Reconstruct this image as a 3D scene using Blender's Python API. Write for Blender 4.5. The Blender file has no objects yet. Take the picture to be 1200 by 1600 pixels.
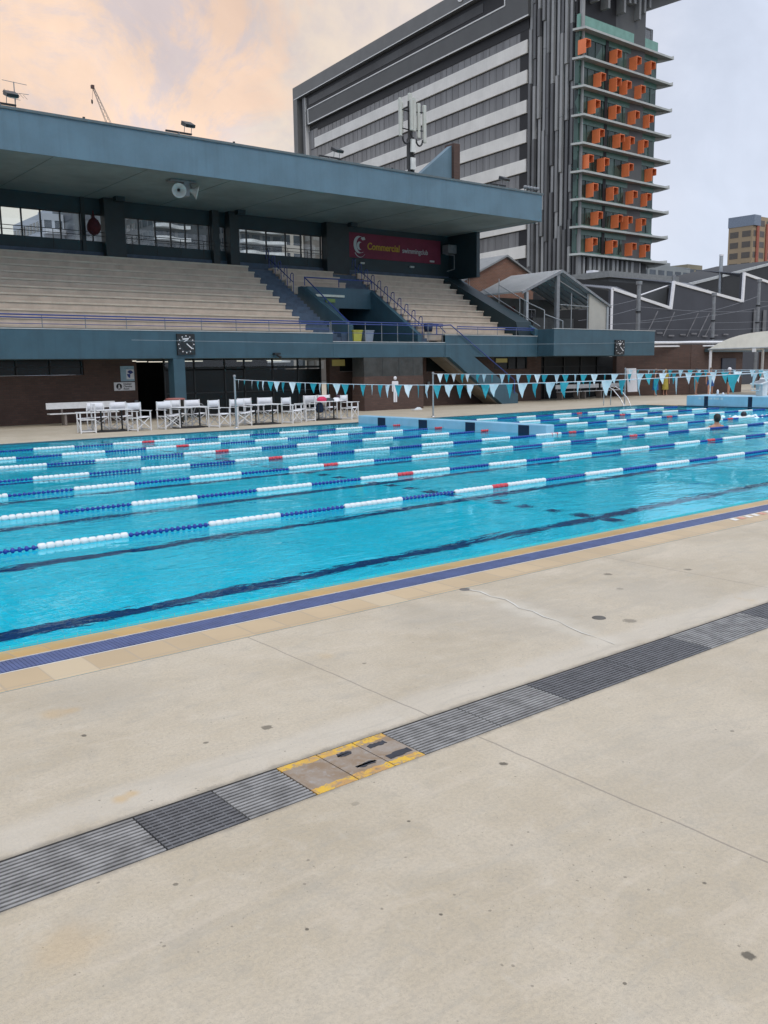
import bpy, bmesh, math, random
from mathutils import Vector, Matrix
random.seed(7)
R=math.radians
SC=bpy.context.scene
COL=SC.collection
# ------------------------------------------------------------------ camera
CAMH=1.95
cd=bpy.data.cameras.new('camera'); cam=bpy.data.objects.new('camera',cd); COL.objects.link(cam)
yaw,pit,rol=R(38.74),R(9.08),R(-0.87)
fwd=Vector((math.sin(yaw)*math.cos(pit),math.cos(yaw)*math.cos(pit),-math.sin(pit)))
r0=Vector((math.cos(yaw),-math.sin(yaw),0)); u0=r0.cross(fwd)
rt=math.cos(rol)*r0+math.sin(rol)*u0; up=-math.sin(rol)*r0+math.cos(rol)*u0
M=Matrix((rt,up,-fwd)).transposed().to_4x4(); M.translation=Vector((0,0,CAMH)); cam.matrix_world=M
cd.sensor_fit='VERTICAL'; cd.sensor_height=32.0; cd.lens=1400/1600*32.0; cd.clip_start=0.05; cd.clip_end=6000
SC.camera=cam
SC.render.resolution_x=768; SC.render.resolution_y=1024
SC.view_settings.view_transform='Standard'; SC.view_settings.look='None'; SC.view_settings.gamma=1; SC.view_settings.exposure=0.0
# ------------------------------------------------------------------ world
SUN_EL,SUN_AZ=R(52),R(-160)          # azimuth from +Y towards +X
w=bpy.data.worlds.new('World'); SC.world=w; w.use_nodes=True
nt=w.node_tree; N=nt.nodes; Lk=nt.links; N.clear()
def wn(t,**k):
    n=N.new(t)
    for a,b in k.items(): setattr(n,a,b)
    return n
out=wn('ShaderNodeOutputWorld'); tc=wn('ShaderNodeTexCoord')
sky=wn('ShaderNodeTexSky',sky_type='NISHITA',sun_disc=False,sun_elevation=SUN_EL,sun_rotation=SUN_AZ); 
def vm(op,a,b=None,nt=nt):
    n=nt.nodes.new('ShaderNodeVectorMath'); n.operation=op
    for i,x in enumerate((a,b)):
        if x is None: continue
        if isinstance(x,(tuple,list)): n.inputs[i].default_value=x
        else: nt.links.new(x,n.inputs[i])
    return n
def ma(op,a,b=None,c=None,nt=nt,clamp=False):
    n=nt.nodes.new('ShaderNodeMath'); n.operation=op; n.use_clamp=clamp
    for i,x in enumerate((a,b,c)):
        if x is None: continue
        if isinstance(x,(int,float)): n.inputs[i].default_value=x
        else: nt.links.new(x,n.inputs[i])
    return n.outputs[0]
def mr(x,a,b,c=0.0,d=1.0,nt=nt,smooth=True):
    n=nt.nodes.new('ShaderNodeMapRange'); n.interpolation_type='SMOOTHSTEP' if smooth else 'LINEAR'
    nt.links.new(x,n.inputs[0])
    for i,v in zip((1,2,3,4),(a,b,c,d)): n.inputs[i].default_value=v
    return n.outputs[0]
def mx(f,a,b,nt=nt,typ='MIX'):
    n=nt.nodes.new('ShaderNodeMix'); n.data_type='RGBA'; n.blend_type=typ
    if isinstance(f,(int,float)): n.inputs[0].default_value=f
    else: nt.links.new(f,n.inputs[0])
    for i,x in ((6,a),(7,b)):
        if isinstance(x,(tuple,list)): n.inputs[i].default_value=(x[0],x[1],x[2],1)
        else: nt.links.new(x,n.inputs[i])
    return n.outputs[2]
def noise(vec,scale,detail=4,rough=.55,dist=0,nt=nt):
    n=nt.nodes.new('ShaderNodeTexNoise'); n.inputs['Scale'].default_value=scale; n.inputs['Detail'].default_value=detail
    n.inputs['Roughness'].default_value=rough; n.inputs['Distortion'].default_value=dist
    nt.links.new(vec,n.inputs['Vector']); return n
D=tc.outputs['Generated']
def dirv(az,el): return (math.sin(R(az))*math.cos(R(el)),math.cos(R(az))*math.cos(R(el)),math.sin(R(el)))
sep=wn('ShaderNodeSeparateXYZ'); Lk.new(D,sep.inputs[0])
n1=noise(D,2.6,6,.6,.3); n2=noise(D,5.5,7,.62,.4); n3=noise(D,1.3,3,.5)
warp=ma('MULTIPLY',ma('SUBTRACT',n1.outputs[0],.5),.16)
warm=mr(ma('ADD',vm('DOT_PRODUCT',D,dirv(14,18)).outputs['Value'],warp),.72,.975)
lowcream=mr(ma('ADD',vm('DOT_PRODUCT',D,dirv(8,12)).outputs['Value'],warp),.86,.985)
n4_=noise(D,7,8,.66,.6); blob=mr(ma('ADD',ma('ADD',vm('DOT_PRODUCT',D,dirv(23,21)).outputs['Value'],ma('MULTIPLY',warp,.35)),ma('MULTIPLY',ma('SUBTRACT',n4_.outputs[0],.5),.05)),.972,.990)
base=mx(n3.outputs[0],(.70,.79,.98),(.78,.83,.95))
pf=mr(n2.outputs[0],.40,.60); warmcol=mx(pf,(.80,.70,.69),(1.0,.82,.65)); c1=mx(warm,base,warmcol)
c2=mx(lowcream,c1,(1.0,.90,.72))
puff=mr(n2.outputs[0],.40,.60)
bl2=mx(mr(n4_.outputs[0],.42,.56),(.78,.66,.67),(1.06,.75,.56)); c3=mx(ma('MULTIPLY',blob,.85),c2,bl2)
c3=mx(ma('MULTIPLY',mr(sep.outputs[2],.13,.24,.8,0),warm),c3,(.84,.84,.84))
shade=ma('MULTIPLY',mr(n1.outputs[0],.3,.72,.86,1.08),mr(n2.outputs[0],.3,.7,.94,1.05))
c4=mx(1.0,c3,c3)
hs=wn('ShaderNodeVectorMath',operation='SCALE'); Lk.new(c3,hs.inputs[0]); 
zen=mr(sep.outputs[2],.55,.95,1.0,2.1)
Lk.new(ma('MULTIPLY',shade,zen),hs.inputs['Scale'])
bgS=wn('ShaderNodeBackground'); bgS.inputs[1].default_value=.1; Lk.new(sky.outputs[0],bgS.inputs[0])
bgC=wn('ShaderNodeBackground'); bgC.inputs[1].default_value=1.0; Lk.new(hs.outputs[0],bgC.inputs[0])
ms=wn('ShaderNodeMixShader'); ms.inputs[0].default_value=.93
Lk.new(bgS.outputs[0],ms.inputs[1]); Lk.new(bgC.outputs[0],ms.inputs[2]); Lk.new(ms.outputs[0],out.inputs[0])
# ------------------------------------------------------------------ sun
ld=bpy.data.lights.new('sun','SUN'); ld.energy=1.0; ld.angle=R(25); ld.color=(1,.92,.80)
sun=bpy.data.objects.new('sun',ld); COL.objects.link(sun)
sd=Vector((math.sin(SUN_AZ)*math.cos(SUN_EL),math.cos(SUN_AZ)*math.cos(SUN_EL),math.sin(SUN_EL)))
sun.rotation_euler=sd.to_track_quat('Z','Y').to_euler(); sun.location=(0,0,60)

# ------------------------------------------------------------------ materials
MATS={}
def mat(name,col,rough=.6,var=.12,scale=3.0,bump=0.0,bscale=40,metal=0.0,spec=.5,streak=0.0,col2=None,coat=0):
    if name in MATS: return MATS[name]
    m=bpy.data.materials.new(name); m.use_nodes=True; t=m.node_tree; b=t.nodes['Principled BSDF']
    g=t.nodes.new('ShaderNodeNewGeometry'); P=g.outputs['Position']
    n=noise(P,scale,5,.6,0,nt=t)
    lo=tuple(c*(1-var) for c in col); hi=tuple(min(1,c*(1+var)) for c in (col2 or col))
    f=mr(n.outputs[0],.3,.7,nt=t)
    c=mx(f,lo,hi,nt=t)
    if streak>0:
        s=vm('MULTIPLY',P,(2.2,2.2,.12),nt=t); n4=noise(s.outputs[0],2.0,4,.6,0,nt=t)
        c=mx(mr(n4.outputs[0],.45,.75,0,streak,nt=t),c,tuple(x*.45 for x in col),nt=t)
    t.links.new(c,b.inputs['Base Color'])
    b.inputs['Roughness'].default_value=rough; b.inputs['Metallic'].default_value=metal
    b.inputs['Specular IOR Level'].default_value=spec
    if bump>0:
        n5=noise(P,bscale,3,.6,0,nt=t); bp=t.nodes.new('ShaderNodeBump'); bp.inputs['Strength'].default_value=bump; bp.inputs['Distance'].default_value=.02
        t.links.new(n5.outputs[0],bp.inputs['Height']); t.links.new(bp.outputs[0],b.inputs['Normal'])
    MATS[name]=m; return m
def emat(name,col,s):
    m=bpy.data.materials.new(name); m.use_nodes=True; b=m.node_tree.nodes['Principled BSDF']
    b.inputs['Base Color'].default_value=(*col,1); b.inputs['Emission Color'].default_value=(*col,1); b.inputs['Emission Strength'].default_value=s
    return m
def brickmat(name,c1,c2,mort,sx=4.2):
    m=bpy.data.materials.new(name); m.use_nodes=True; t=m.node_tree; b=t.nodes['Principled BSDF']
    g=t.nodes.new('ShaderNodeNewGeometry'); s=t.nodes.new('ShaderNodeSeparateXYZ'); t.links.new(g.outputs['Position'],s.inputs[0])
    cb=t.nodes.new('ShaderNodeCombineXYZ'); t.links.new(ma('ADD',s.outputs[0],s.outputs[1],nt=t),cb.inputs[0]); t.links.new(s.outputs[2],cb.inputs[1])
    br=t.nodes.new('ShaderNodeTexBrick'); br.inputs['Scale'].default_value=1; br.inputs['Brick Width'].default_value=.24; br.inputs['Row Height'].default_value=.086
    br.inputs['Mortar Size'].default_value=.01; br.inputs['Color1'].default_value=(*c1,1); br.inputs['Color2'].default_value=(*c2,1); br.inputs['Mortar'].default_value=(*mort,1)
    t.links.new(cb.outputs[0],br.inputs['Vector'])
    n=noise(g.outputs['Position'],.9,5,.6,0,nt=t)
    c=mx(mr(n.outputs[0],.3,.75,.0,.5,nt=t),br.outputs[0],tuple(x*.5 for x in c1),nt=t)
    t.links.new(c,b.inputs['Base Color']); b.inputs['Roughness'].default_value=.85
    bp=t.nodes.new('ShaderNodeBump'); bp.inputs['Strength'].default_value=.4; bp.inputs['Distance'].default_value=.01; bp.invert=True
    t.links.new(br.outputs[1],bp.inputs['Height']); t.links.new(bp.outputs[0],b.inputs['Normal'])
    return m
def glassmat(name,tint,refl=.12,alpha=.75):
    m=bpy.data.materials.new(name); m.use_nodes=True; t=m.node_tree; t.nodes.clear()
    o=t.nodes.new('ShaderNodeOutputMaterial'); tr=t.nodes.new('ShaderNodeBsdfTransparent'); gl=t.nodes.new('ShaderNodeBsdfGlossy'); x=t.nodes.new('ShaderNodeMixShader')
    tr.inputs[0].default_value=(*tint,1); gl.inputs['Roughness'].default_value=.02
    fr=t.nodes.new('ShaderNodeFresnel'); fr.inputs[0].default_value=1.45
    t.links.new(ma('ADD',ma('MULTIPLY',fr.outputs[0],.9,nt=t),refl*.1,nt=t,clamp=True),x.inputs[0]); t.links.new(tr.outputs[0],x.inputs[1]); t.links.new(gl.outputs[0],x.inputs[2]); t.links.new(x.outputs[0],o.inputs[0])
    return m
# deck concrete: broad patches, fine speckle, pits, control joints
def concrete(name):
    m=bpy.data.materials.new(name); m.use_nodes=True; t=m.node_tree; b=t.nodes['Principled BSDF']
    g=t.nodes.new('ShaderNodeNewGeometry'); P=g.outputs['Position']; s=t.nodes.new('ShaderNodeSeparateXYZ'); t.links.new(P,s.inputs[0])
    X,Y=s.outputs[0],s.outputs[1]
    a=noise(P,.55,5,.55,.4,nt=t); bb=noise(P,2.2,6,.6,0,nt=t); cN=noise(P,55,3,.7,0,nt=t); d=noise(P,260,2,.5,0,nt=t)
    c=mx(mr(a.outputs[0],.3,.7,nt=t),(.450,.374,.260),(.535,.455,.332),nt=t)
    c=mx(mr(bb.outputs[0],.35,.72,0,.55,nt=t),c,(.57,.495,.385),nt=t)
    st=noise(P,1.1,4,.6,1.2,nt=t); c=mx(mr(st.outputs[0],.60,.76,0,.35,nt=t),c,(.345,.320,.275),nt=t)
    c=mx(mr(cN.outputs[0],.35,.75,0,.42,nt=t),c,(.30,.265,.21),nt=t)
    e1=noise(P,8,6,.65,.8,nt=t); c=mx(mr(e1.outputs[0],.52,.72,0,.30,nt=t),c,(.33,.30,.245),nt=t); c=mx(mr(e1.outputs[0],.48,.28,0,.30,nt=t),c,(.56,.50,.40),nt=t)
    c=mx(mr(d.outputs[0],.56,.72,0,.55,nt=t),c,(.25,.22,.18),nt=t)
    # paler worn band alongside the drain
    wob=ma('MULTIPLY',ma('SUBTRACT',bb.outputs[0],.5,nt=t),.35,nt=t)
    dy=ma('ABSOLUTE',ma('SUBTRACT',ma('ADD',Y,wob,nt=t),3.78,nt=t),nt=t)
    c=mx(mr(dy,.06,.20,.42,0,nt=t),c,(.56,.51,.43),nt=t)
    # sparse pits and bird spots
    v=t.nodes.new('ShaderNodeTexVoronoi'); v.inputs['Scale'].default_value=1.35; t.links.new(P,v.inputs['Vector'])
    sm=t.nodes.new('ShaderNodeSeparateColor'); t.links.new(v.outputs['Color'],sm.inputs[0])
    rad=ma('MULTIPLY',ma('POWER',sm.outputs[0],14,nt=t),.020,nt=t)
    wv=noise(P,60,2,.5,0,nt=t)
    dd=ma('ADD',v.outputs['Distance'],ma('MULTIPLY',wv.outputs[0],.012,nt=t),nt=t)
    c=mx(ma('MULTIPLY',ma('LESS_THAN',ma('SUBTRACT',dd,.006,nt=t),rad,nt=t),.62,nt=t),c,(.16,.14,.12),nt=t)
    # trowel marks and small aggregate holes, denser in patches
    tr=noise(vm('MULTIPLY',P,(.8,3.4,1),nt=t).outputs[0],1.6,5,.6,1.5,nt=t); c=mx(mr(tr.outputs[0],.50,.70,0,.30,nt=t),c,(.37,.335,.27),nt=t); c=mx(mr(tr.outputs[0],.45,.28,0,.30,nt=t),c,(.585,.50,.39),nt=t)
    dens=mr(noise(P,.8,3,.5,0,nt=t).outputs[0],.40,.68,.012,.085,nt=t)
    for sc_,kk in ((38,.8),(85,1.0)):
        vv=t.nodes.new('ShaderNodeTexVoronoi'); vv.inputs['Scale'].default_value=sc_; t.links.new(vm('ADD',P,ma('MULTIPLY',wv.outputs[0],.01,nt=t),nt=t).outputs[0],vv.inputs['Vector']); s2=t.nodes.new('ShaderNodeSeparateColor'); t.links.new(vv.outputs['Color'],s2.inputs[0])
        hit=ma('MULTIPLY',ma('LESS_THAN',s2.outputs[1],ma('MULTIPLY',dens,kk*1.6,nt=t),nt=t),ma('LESS_THAN',vv.outputs['Distance'],ma('MULTIPLY',s2.outputs[0],.27,nt=t),nt=t),nt=t)
        c=mx(ma('MULTIPLY',hit,.60,nt=t),c,(.17,.145,.11),nt=t)
    # spots and stains that lie at fixed places on the slab
    def spot(x,y,r,col,k,soft=.25):

        dx=ma('SUBTRACT',X,x,nt=t); dy_=ma('SUBTRACT',Y,y,nt=t)
        q_=ma('SQRT',ma('ADD',ma('MULTIPLY',dx,dx,nt=t),ma('MULTIPLY',dy_,dy_,nt=t),nt=t),nt=t)
        q_=ma('ADD',q_,ma('MULTIPLY',ma('SUBTRACT',wob2,.5,nt=t),r*1.6,nt=t),nt=t)
        return mx(mr(q_,r*(1-soft),r*(1+soft),k,0,nt=t),c,col,nt=t)
    wob2=noise(P,38,4,.6,0,nt=t).outputs[0]
    for (x,y,r,k) in ((2.43,4.09,.030,.75),(5.66,4.04,.05,.6),(3.08,2.92,.020,.9),(2.63,1.37,.022,.9),(1.58,2.44,.008,.9),(2.35,2.79,.008,.9),(1.61,4.65,.016,.9),(7.54,4.74,.035,.7),(6.82,5.13,.04,.7),(6.44,4.71,.03,.5),(2.07,4.13,.014,.7),(2.27,3.07,.02,.3),(2.0,2.2,.007,.9),(1.35,3.0,.010,.7),(2.9,1.7,.008,.8),(2.2,1.55,.007,.8),(4.3,2.4,.012,.6),(3.5,4.6,.014,.6)): c=spot(x,y,r,(.10,.085,.06),k)
    wob2=noise(P,9,5,.65,0,nt=t).outputs[0]
    for (x,y,r,k) in ((1.60,5.08,.07,.45),(1.70,5.06,.04,.45),(1.47,3.81,.035,.55),(1.53,3.83,.03,.55),(3.4,4.9,.05,.2),(.9,2.9,.12,.25)): c=spot(x,y,r,(.52,.34,.14),k,.7)
    for (x,y,r,k) in ((5.2,4.6,.55,.35),(1.9,5.2,.35,.3),(4.6,5.2,.35,.3),(6.6,4.4,.5,.3),(3.9,2.2,.5,.2)): c=spot(x,y,r,(.36,.325,.265),k,.5)
    for (x,y,r,k) in ((5.42,5.45,.09,.4),(5.38,5.2,.10,.45),(5.32,4.95,.12,.5),(5.27,4.7,.12,.45),(5.22,4.42,.12,.4),(5.15,4.15,.12,.4),(5.1,3.9,.12,.35)): c=spot(x,y,r,(.62,.57,.47),k,.8)
    # grime along both drain edges, coping joint
    de=ma('MINIMUM',ma('ABSOLUTE',ma('SUBTRACT',Y,3.62,nt=t),nt=t),ma('ADD',ma('ABSOLUTE',ma('SUBTRACT',Y,3.25,nt=t),nt=t),.012,nt=t),nt=t)
    c=mx(mr(ma('ADD',de,ma('MULTIPLY',ma('SUBTRACT',wob2,.5,nt=t),.07,nt=t),nt=t),.0,.045,.62,0,nt=t),c,(.17,.15,.12),nt=t)
    c=mx(mr(ma('ABSOLUTE',ma('SUBTRACT',Y,5.65,nt=t),nt=t),.004,.012,.7,0,nt=t),c,(.13,.105,.085),nt=t)
    # rusty yellow stains
    v2=noise(P,1.7,2,.4,0,nt=t); v3=noise(P,14,4,.6,0,nt=t)
    c=mx(ma('MULTIPLY',mr(v2.outputs[0],.70,.80,0,.5,nt=t),mr(v3.outputs[0],.45,.65,nt=t),nt=t),c,(.50,.36,.18),nt=t)
    # control joints (near slabs)
    wj=ma('MULTIPLY',ma('SUBTRACT',noise(P,3,2,.5,0,nt=t).outputs[0],.5,nt=t),.03,nt=t)
    jm=ma('PINGPONG',ma('SUBTRACT',ma('ADD',X,wj,nt=t),3.22,nt=t),2.1,nt=t)
    jl=ma('MULTIPLY',ma('LESS_THAN',jm,.0055,nt=t),ma('LESS_THAN',Y,5.7,nt=t),nt=t)
    c=mx(ma('MULTIPLY',jl,.6,nt=t),c,(.20,.17,.14),nt=t)
    t.links.new(c,b.inputs['Base Color'])
    t.links.new(mr(bb.outputs[0],.3,.7,.55,.8,nt=t),b.inputs['Roughness'])
    bp=t.nodes.new('ShaderNodeBump'); bp.inputs['Strength'].default_value=.5; bp.inputs['Distance'].default_value=.006
    t.links.new(ma('ADD',cN.outputs[0],ma('MULTIPLY',d.outputs[0],.6,nt=t),nt=t),bp.inputs['Height']); t.links.new(bp.outputs[0],b.inputs['Normal'])
    return m
def tilemat(name,col,grout,size,var=.1,rough=.35,spots=None):
    m=bpy.data.materials.new(name); m.use_nodes=True; t=m.node_tree; b=t.nodes['Principled BSDF']
    g=t.nodes.new('ShaderNodeNewGeometry'); s=t.nodes.new('ShaderNodeSeparateXYZ'); t.links.new(g.outputs['Position'],s.inputs[0])
    cb=t.nodes.new('ShaderNodeCombineXYZ'); t.links.new(s.outputs[0],cb.inputs[0]); t.links.new(ma('ADD',s.outputs[1],s.outputs[2],nt=t),cb.inputs[1])
    br=t.nodes.new('ShaderNodeTexBrick'); br.offset=0; br.inputs['Scale'].default_value=1; br.inputs['Brick Width'].default_value=size; br.inputs['Row Height'].default_value=size
    br.inputs['Mortar Size'].default_value=size*.03; br.inputs['Color1'].default_value=(*[c*(1-var) for c in col],1); br.inputs['Color2'].default_value=(*[min(1,c*(1+var)) for c in col],1); br.inputs['Mortar'].default_value=(*grout,1)
    t.links.new(cb.outputs[0],br.inputs['Vector']); n=noise(g.outputs['Position'],1.7,5,.6,0,nt=t)
    c=mx(mr(n.outputs[0],.35,.75,0,.35,nt=t),br.outputs[0],tuple(x*.8 for x in col),nt=t)
    if spots:
        wn_=t.nodes.new('ShaderNodeTexWhiteNoise'); wn_.noise_dimensions='1D'; t.links.new(ma('FLOOR',ma('DIVIDE',s.outputs[0],size,nt=t),nt=t),wn_.inputs['W'])
        c=mx(ma('MULTIPLY',ma('GREATER_THAN',wn_.outputs[0],.90,nt=t),.6,nt=t),c,spots,nt=t)
    t.links.new(c,b.inputs['Base Color']); b.inputs['Roughness'].default_value=rough
    return m
def watermat():
    m=bpy.data.materials.new('pool_water'); m.use_nodes=True; t=m.node_tree; t.nodes.clear()
    o=t.nodes.new('ShaderNodeOutputMaterial'); g=t.nodes.new('ShaderNodeNewGeometry'); P=g.outputs['Position']
    gl=t.nodes.new('ShaderNodeBsdfGlass'); gl.inputs['IOR'].default_value=1.33; gl.inputs['Roughness'].default_value=0.0; gl.inputs['Color'].default_value=(.66,.975,1,1)
    s1=vm('MULTIPLY',P,(.55,1.25,1),nt=t); a=noise(s1.outputs[0],1.5,4,.55,.4,nt=t)
    s2=vm('MULTIPLY',P,(.8,1.5,1),nt=t); bb=noise(s2.outputs[0],6.5,3,.5,.3,nt=t)
    patch=noise(P,.28,4,.55,.5,nt=t); amp=mr(patch.outputs[0],.38,.64,.35,1.45,nt=t)
    h=ma('MULTIPLY',ma('ADD',a.outputs[0],ma('MULTIPLY',bb.outputs[0],.22,nt=t),nt=t),amp,nt=t)
    bp=t.nodes.new('ShaderNodeBump'); bp.inputs['Strength'].default_value=1.0; bp.inputs['Distance'].default_value=.026
    t.links.new(h,bp.inputs['Height']); t.links.new(bp.outputs[0],gl.inputs['Normal']); t.links.new(gl.outputs[0],o.inputs[0])
    return m
blue_grey=mat('painted_blue_grey',(.038,.090,.122),.55,.10,1.2,.1,30,streak=.26)
blue_roof=mat('painted_fascia_blue',(.105,.178,.228),.6,.10,.7,.15,14,streak=.18)
soffit_m=mat('soffit_concrete',(.18,.222,.22),.8,.15,.5,.1,12)
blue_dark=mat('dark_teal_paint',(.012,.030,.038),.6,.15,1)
step_blue=mat('aisle_step_blue',(.055,.085,.13),.7,.2,3)
seat_m=mat('seat_cream',(.51,.44,.355),.7,.10,1.6,.1,20,streak=.12)
riser_m=mat('seat_riser',(.47,.40,.33),.75,.10,2,streak=.12)
black_m=mat('black_frame',(.012,.014,.016),.5,.1,2)
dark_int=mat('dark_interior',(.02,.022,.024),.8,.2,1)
white_m=mat('white_canvas',(.74,.74,.76),.6,.04,6)
wood_white=mat('white_painted_wood',(.70,.70,.70),.45,.06,8)
rail_blue=mat('rail_blue',(.03,.055,.21),.4,.1,4)
galv=mat('galvanised_steel',(.36,.38,.39),.4,.12,4,metal=.6)
galv_d=mat('dull_steel',(.22,.23,.24),.55,.15,4,metal=.3)
steel=mat('stainless',(.6,.6,.6),.22,.05,4,metal=1)
brick=brickmat('brown_brick',(.112,.064,.050),(.082,.048,.039),(.075,.057,.048))
brick_r=brickmat('red_brick',(.23,.10,.06),(.17,.08,.05),(.20,.16,.13))
conc=concrete('deck_concrete')
glass=glassmat('clear_glass',(.93,.96,.96),0)
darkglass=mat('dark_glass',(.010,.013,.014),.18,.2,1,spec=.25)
white_p=mat('white_plastic',(.74,.76,.76),.35,.03,8)
bluef=mat('float_blue',(.010,.045,.30),.35,.15,9)
redf=mat('float_red',(.62,.05,.07),.35,.1,9)
aqua=mat('pennant_aqua',(.035,.36,.42),.7,.12,5)
pennw=mat('pennant_white',(.74,.80,.82),.7,.05,5)
yellow_l=emat('yellow_lit_glass',(.36,.30,.10),.12)
tube_m=emat('fluorescent_tube',(1,.93,.78),.9)
maroon=mat('banner_maroon',(.15,.014,.04),.7,.12,2)
bann_y=mat('banner_yellow',(.42,.27,.02),.7,.05,2)
bann_w=mat('banner_white',(.42,.46,.46),.7,.05,2)
# ------------------------------------------------------------------ mesh builder
class MB:
    def __init__(s): s.v=[]; s.f=[]; s.mi=[]; s.m=[]; s.sm=[]
    def _m(s,m):
        if m not in s.m: s.m.append(m)
        return s.m.index(m)
    def add(s,vs,fs,m,smooth=False):
        o=len(s.v); k=s._m(m); s.v+= [tuple(v) for v in vs]
        for f in fs: s.f.append([i+o for i in f]); s.mi.append(k); s.sm.append(smooth)
    def box(s,x0,x1,y0,y1,z0,z1,m):
        if x0>x1:x0,x1=x1,x0
        if y0>y1:y0,y1=y1,y0
        if z0>z1:z0,z1=z1,z0
        s.add([(x0,y0,z0),(x1,y0,z0),(x1,y1,z0),(x0,y1,z0),(x0,y0,z1),(x1,y0,z1),(x1,y1,z1),(x0,y1,z1)],
              [(0,3,2,1),(4,5,6,7),(0,1,5,4),(1,2,6,5),(2,3,7,6),(3,0,4,7)],m); return s
    def obox(s,o,ax,ay,x0,x1,y0,y1,z0,z1,m):   # oriented box: plan axes ax, ay from origin o
        def P(a,b,z): return (o[0]+ax[0]*a+ay[0]*b,o[1]+ax[1]*a+ay[1]*b,z)
        s.add([P(x0,y0,z0),P(x1,y0,z0),P(x1,y1,z0),P(x0,y1,z0),P(x0,y0,z1),P(x1,y0,z1),P(x1,y1,z1),P(x0,y1,z1)],
              [(0,3,2,1),(4,5,6,7),(0,1,5,4),(1,2,6,5),(2,3,7,6),(3,0,4,7)],m); return s
    def tube(s,a,b,r,m,n=8,r2=None,caps=True):
        a=Vector(a);b=Vector(b);d=(b-a)
        if d.length<1e-6: return s
        d.normalize(); x=d.orthogonal().normalized(); y=d.cross(x); r2=r if r2 is None else r2
        vs=[];fs=[]
        for i in range(n):
            t=2*math.pi*i/n; o=x*math.cos(t)+y*math.sin(t); vs.append(a+o*r); vs.append(b+o*r2)
        for i in range(n):
            j=(i+1)%n; fs.append((2*i,2*j,2*j+1,2*i+1))
        s.add(vs,fs,m,n>6)
        if caps:
            s.add([vs[2*i] for i in range(n)],[tuple(range(n-1,-1,-1))],m); s.add([vs[2*i+1] for i in range(n)],[tuple(range(n))],m)
        return s
    def path(s,pts,r,m,n=8):
        for a,b in zip(pts,pts[1:]): s.tube(a,b,r,m,n)
        return s
    def lathe(s,o,prof,m,n=16,axis='z',smooth=True,sc=(1,1)):
        vs=[];fs=[]
        for (r,h) in prof:
            for i in range(n):
                t=2*math.pi*i/n; a,b=r*math.cos(t)*sc[0],r*math.sin(t)*sc[1]
                p={'z':(a,b,h),'x':(h,a,b),'y':(a,h,b)}[axis]; vs.append((o[0]+p[0],o[1]+p[1],o[2]+p[2]))
        for k in range(len(prof)-1):
            for i in range(n):
                j=(i+1)%n; q=(k*n+i,k*n+j,(k+1)*n+j,(k+1)*n+i); fs.append(q if axis!='y' else q[::-1])
        s.add(vs,fs,m,smooth); return s
    def prism(s,poly,d,m):        # poly: 3D points (planar), extruded by vector d
        d=Vector(d); n=len(poly); P=[Vector(p) for p in poly]; Q=[p+d for p in P]
        fs=[tuple(range(n-1,-1,-1)),tuple(range(n,2*n))]+[(i,(i+1)%n,n+(i+1)%n,n+i) for i in range(n)]
        s.add(P+Q,fs,m); return s
    def quad(s,a,b,c,d,m): s.add([a,b,c,d],[(0,1,2,3)],m); return s
    def build(s,name,parent=None,fix=True,mods=None):
        me=bpy.data.meshes.new(name); off=Vector((0,0,0))
        if parent is not None: off=Vector(parent.get('_o',(0,0,0)))
        me.from_pydata([tuple(Vector(v)-off) for v in s.v],[],s.f)
        for m in s.m: me.materials.append(m)
        me.polygons.foreach_set('material_index',s.mi); me.polygons.foreach_set('use_smooth',s.sm); me.update()
        if fix:
            b=bmesh.new(); b.from_mesh(me); bmesh.ops.recalc_face_normals(b,faces=b.faces); b.to_mesh(me); b.free()
        o=bpy.data.objects.new(name,me); COL.objects.link(o)
        if parent is not None: o.parent=parent; o['_o']=tuple(off)
        return o
def bevel(o,w=.01,seg=2):
    m=o.modifiers.new('bevel','BEVEL'); m.width=w; m.segments=seg; m.limit_method='ANGLE'; return o
def tag(o,label=None,cat=None,group=None,kind=None):
    for k,v in (('label',label),('category',cat),('group',group),('kind',kind)):
        if v: o[k]=v
    return o
def thing(name,label,cat,loc=(0,0,0),group=None):
    o=bpy.data.objects.new(name,None); COL.objects.link(o); o.location=loc; o.empty_display_size=.2; o['_o']=tuple(loc)
    return tag(o,label,cat,group)
def struct(o): o['kind']='structure'; return o
def copy_thing(root,loc,rz=0,label=None,group=None,sc=None):
    def rec(o,p):
        c=o.copy(); COL.objects.link(c); c.parent=p
        for ch in list(o.children): rec(ch,c)
        return c
    r=rec(root,None); r.location=loc; r.rotation_euler=(0,0,rz)
    if sc: r.scale=sc
    if label: r['label']=label
    if group: r['group']=group
    return r
def textmesh(name,body,size,m,loc,parent,rot=(math.pi/2,0,0),ext=.008,bold=0.0,sx=1.0,shear=0,align='LEFT'):
    cu=bpy.data.curves.new(name,'FONT'); cu.body=body; cu.size=size; cu.extrude=ext; cu.offset=bold; cu.align_x=align; cu.shear=shear
    t=bpy.data.objects.new('t',cu); COL.objects.link(t); me=bpy.data.meshes.new_from_object(t); bpy.data.objects.remove(t)
    me.materials.clear(); me.materials.append(m)
    for p in me.polygons: p.material_index=0
    o=bpy.data.objects.new(name,me); COL.objects.link(o); o.rotation_euler=rot; o.scale=(sx,1,1)
    off=Vector(parent.get('_o',(0,0,0))); o.parent=parent; o.location=Vector(loc)-off; return o
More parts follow.
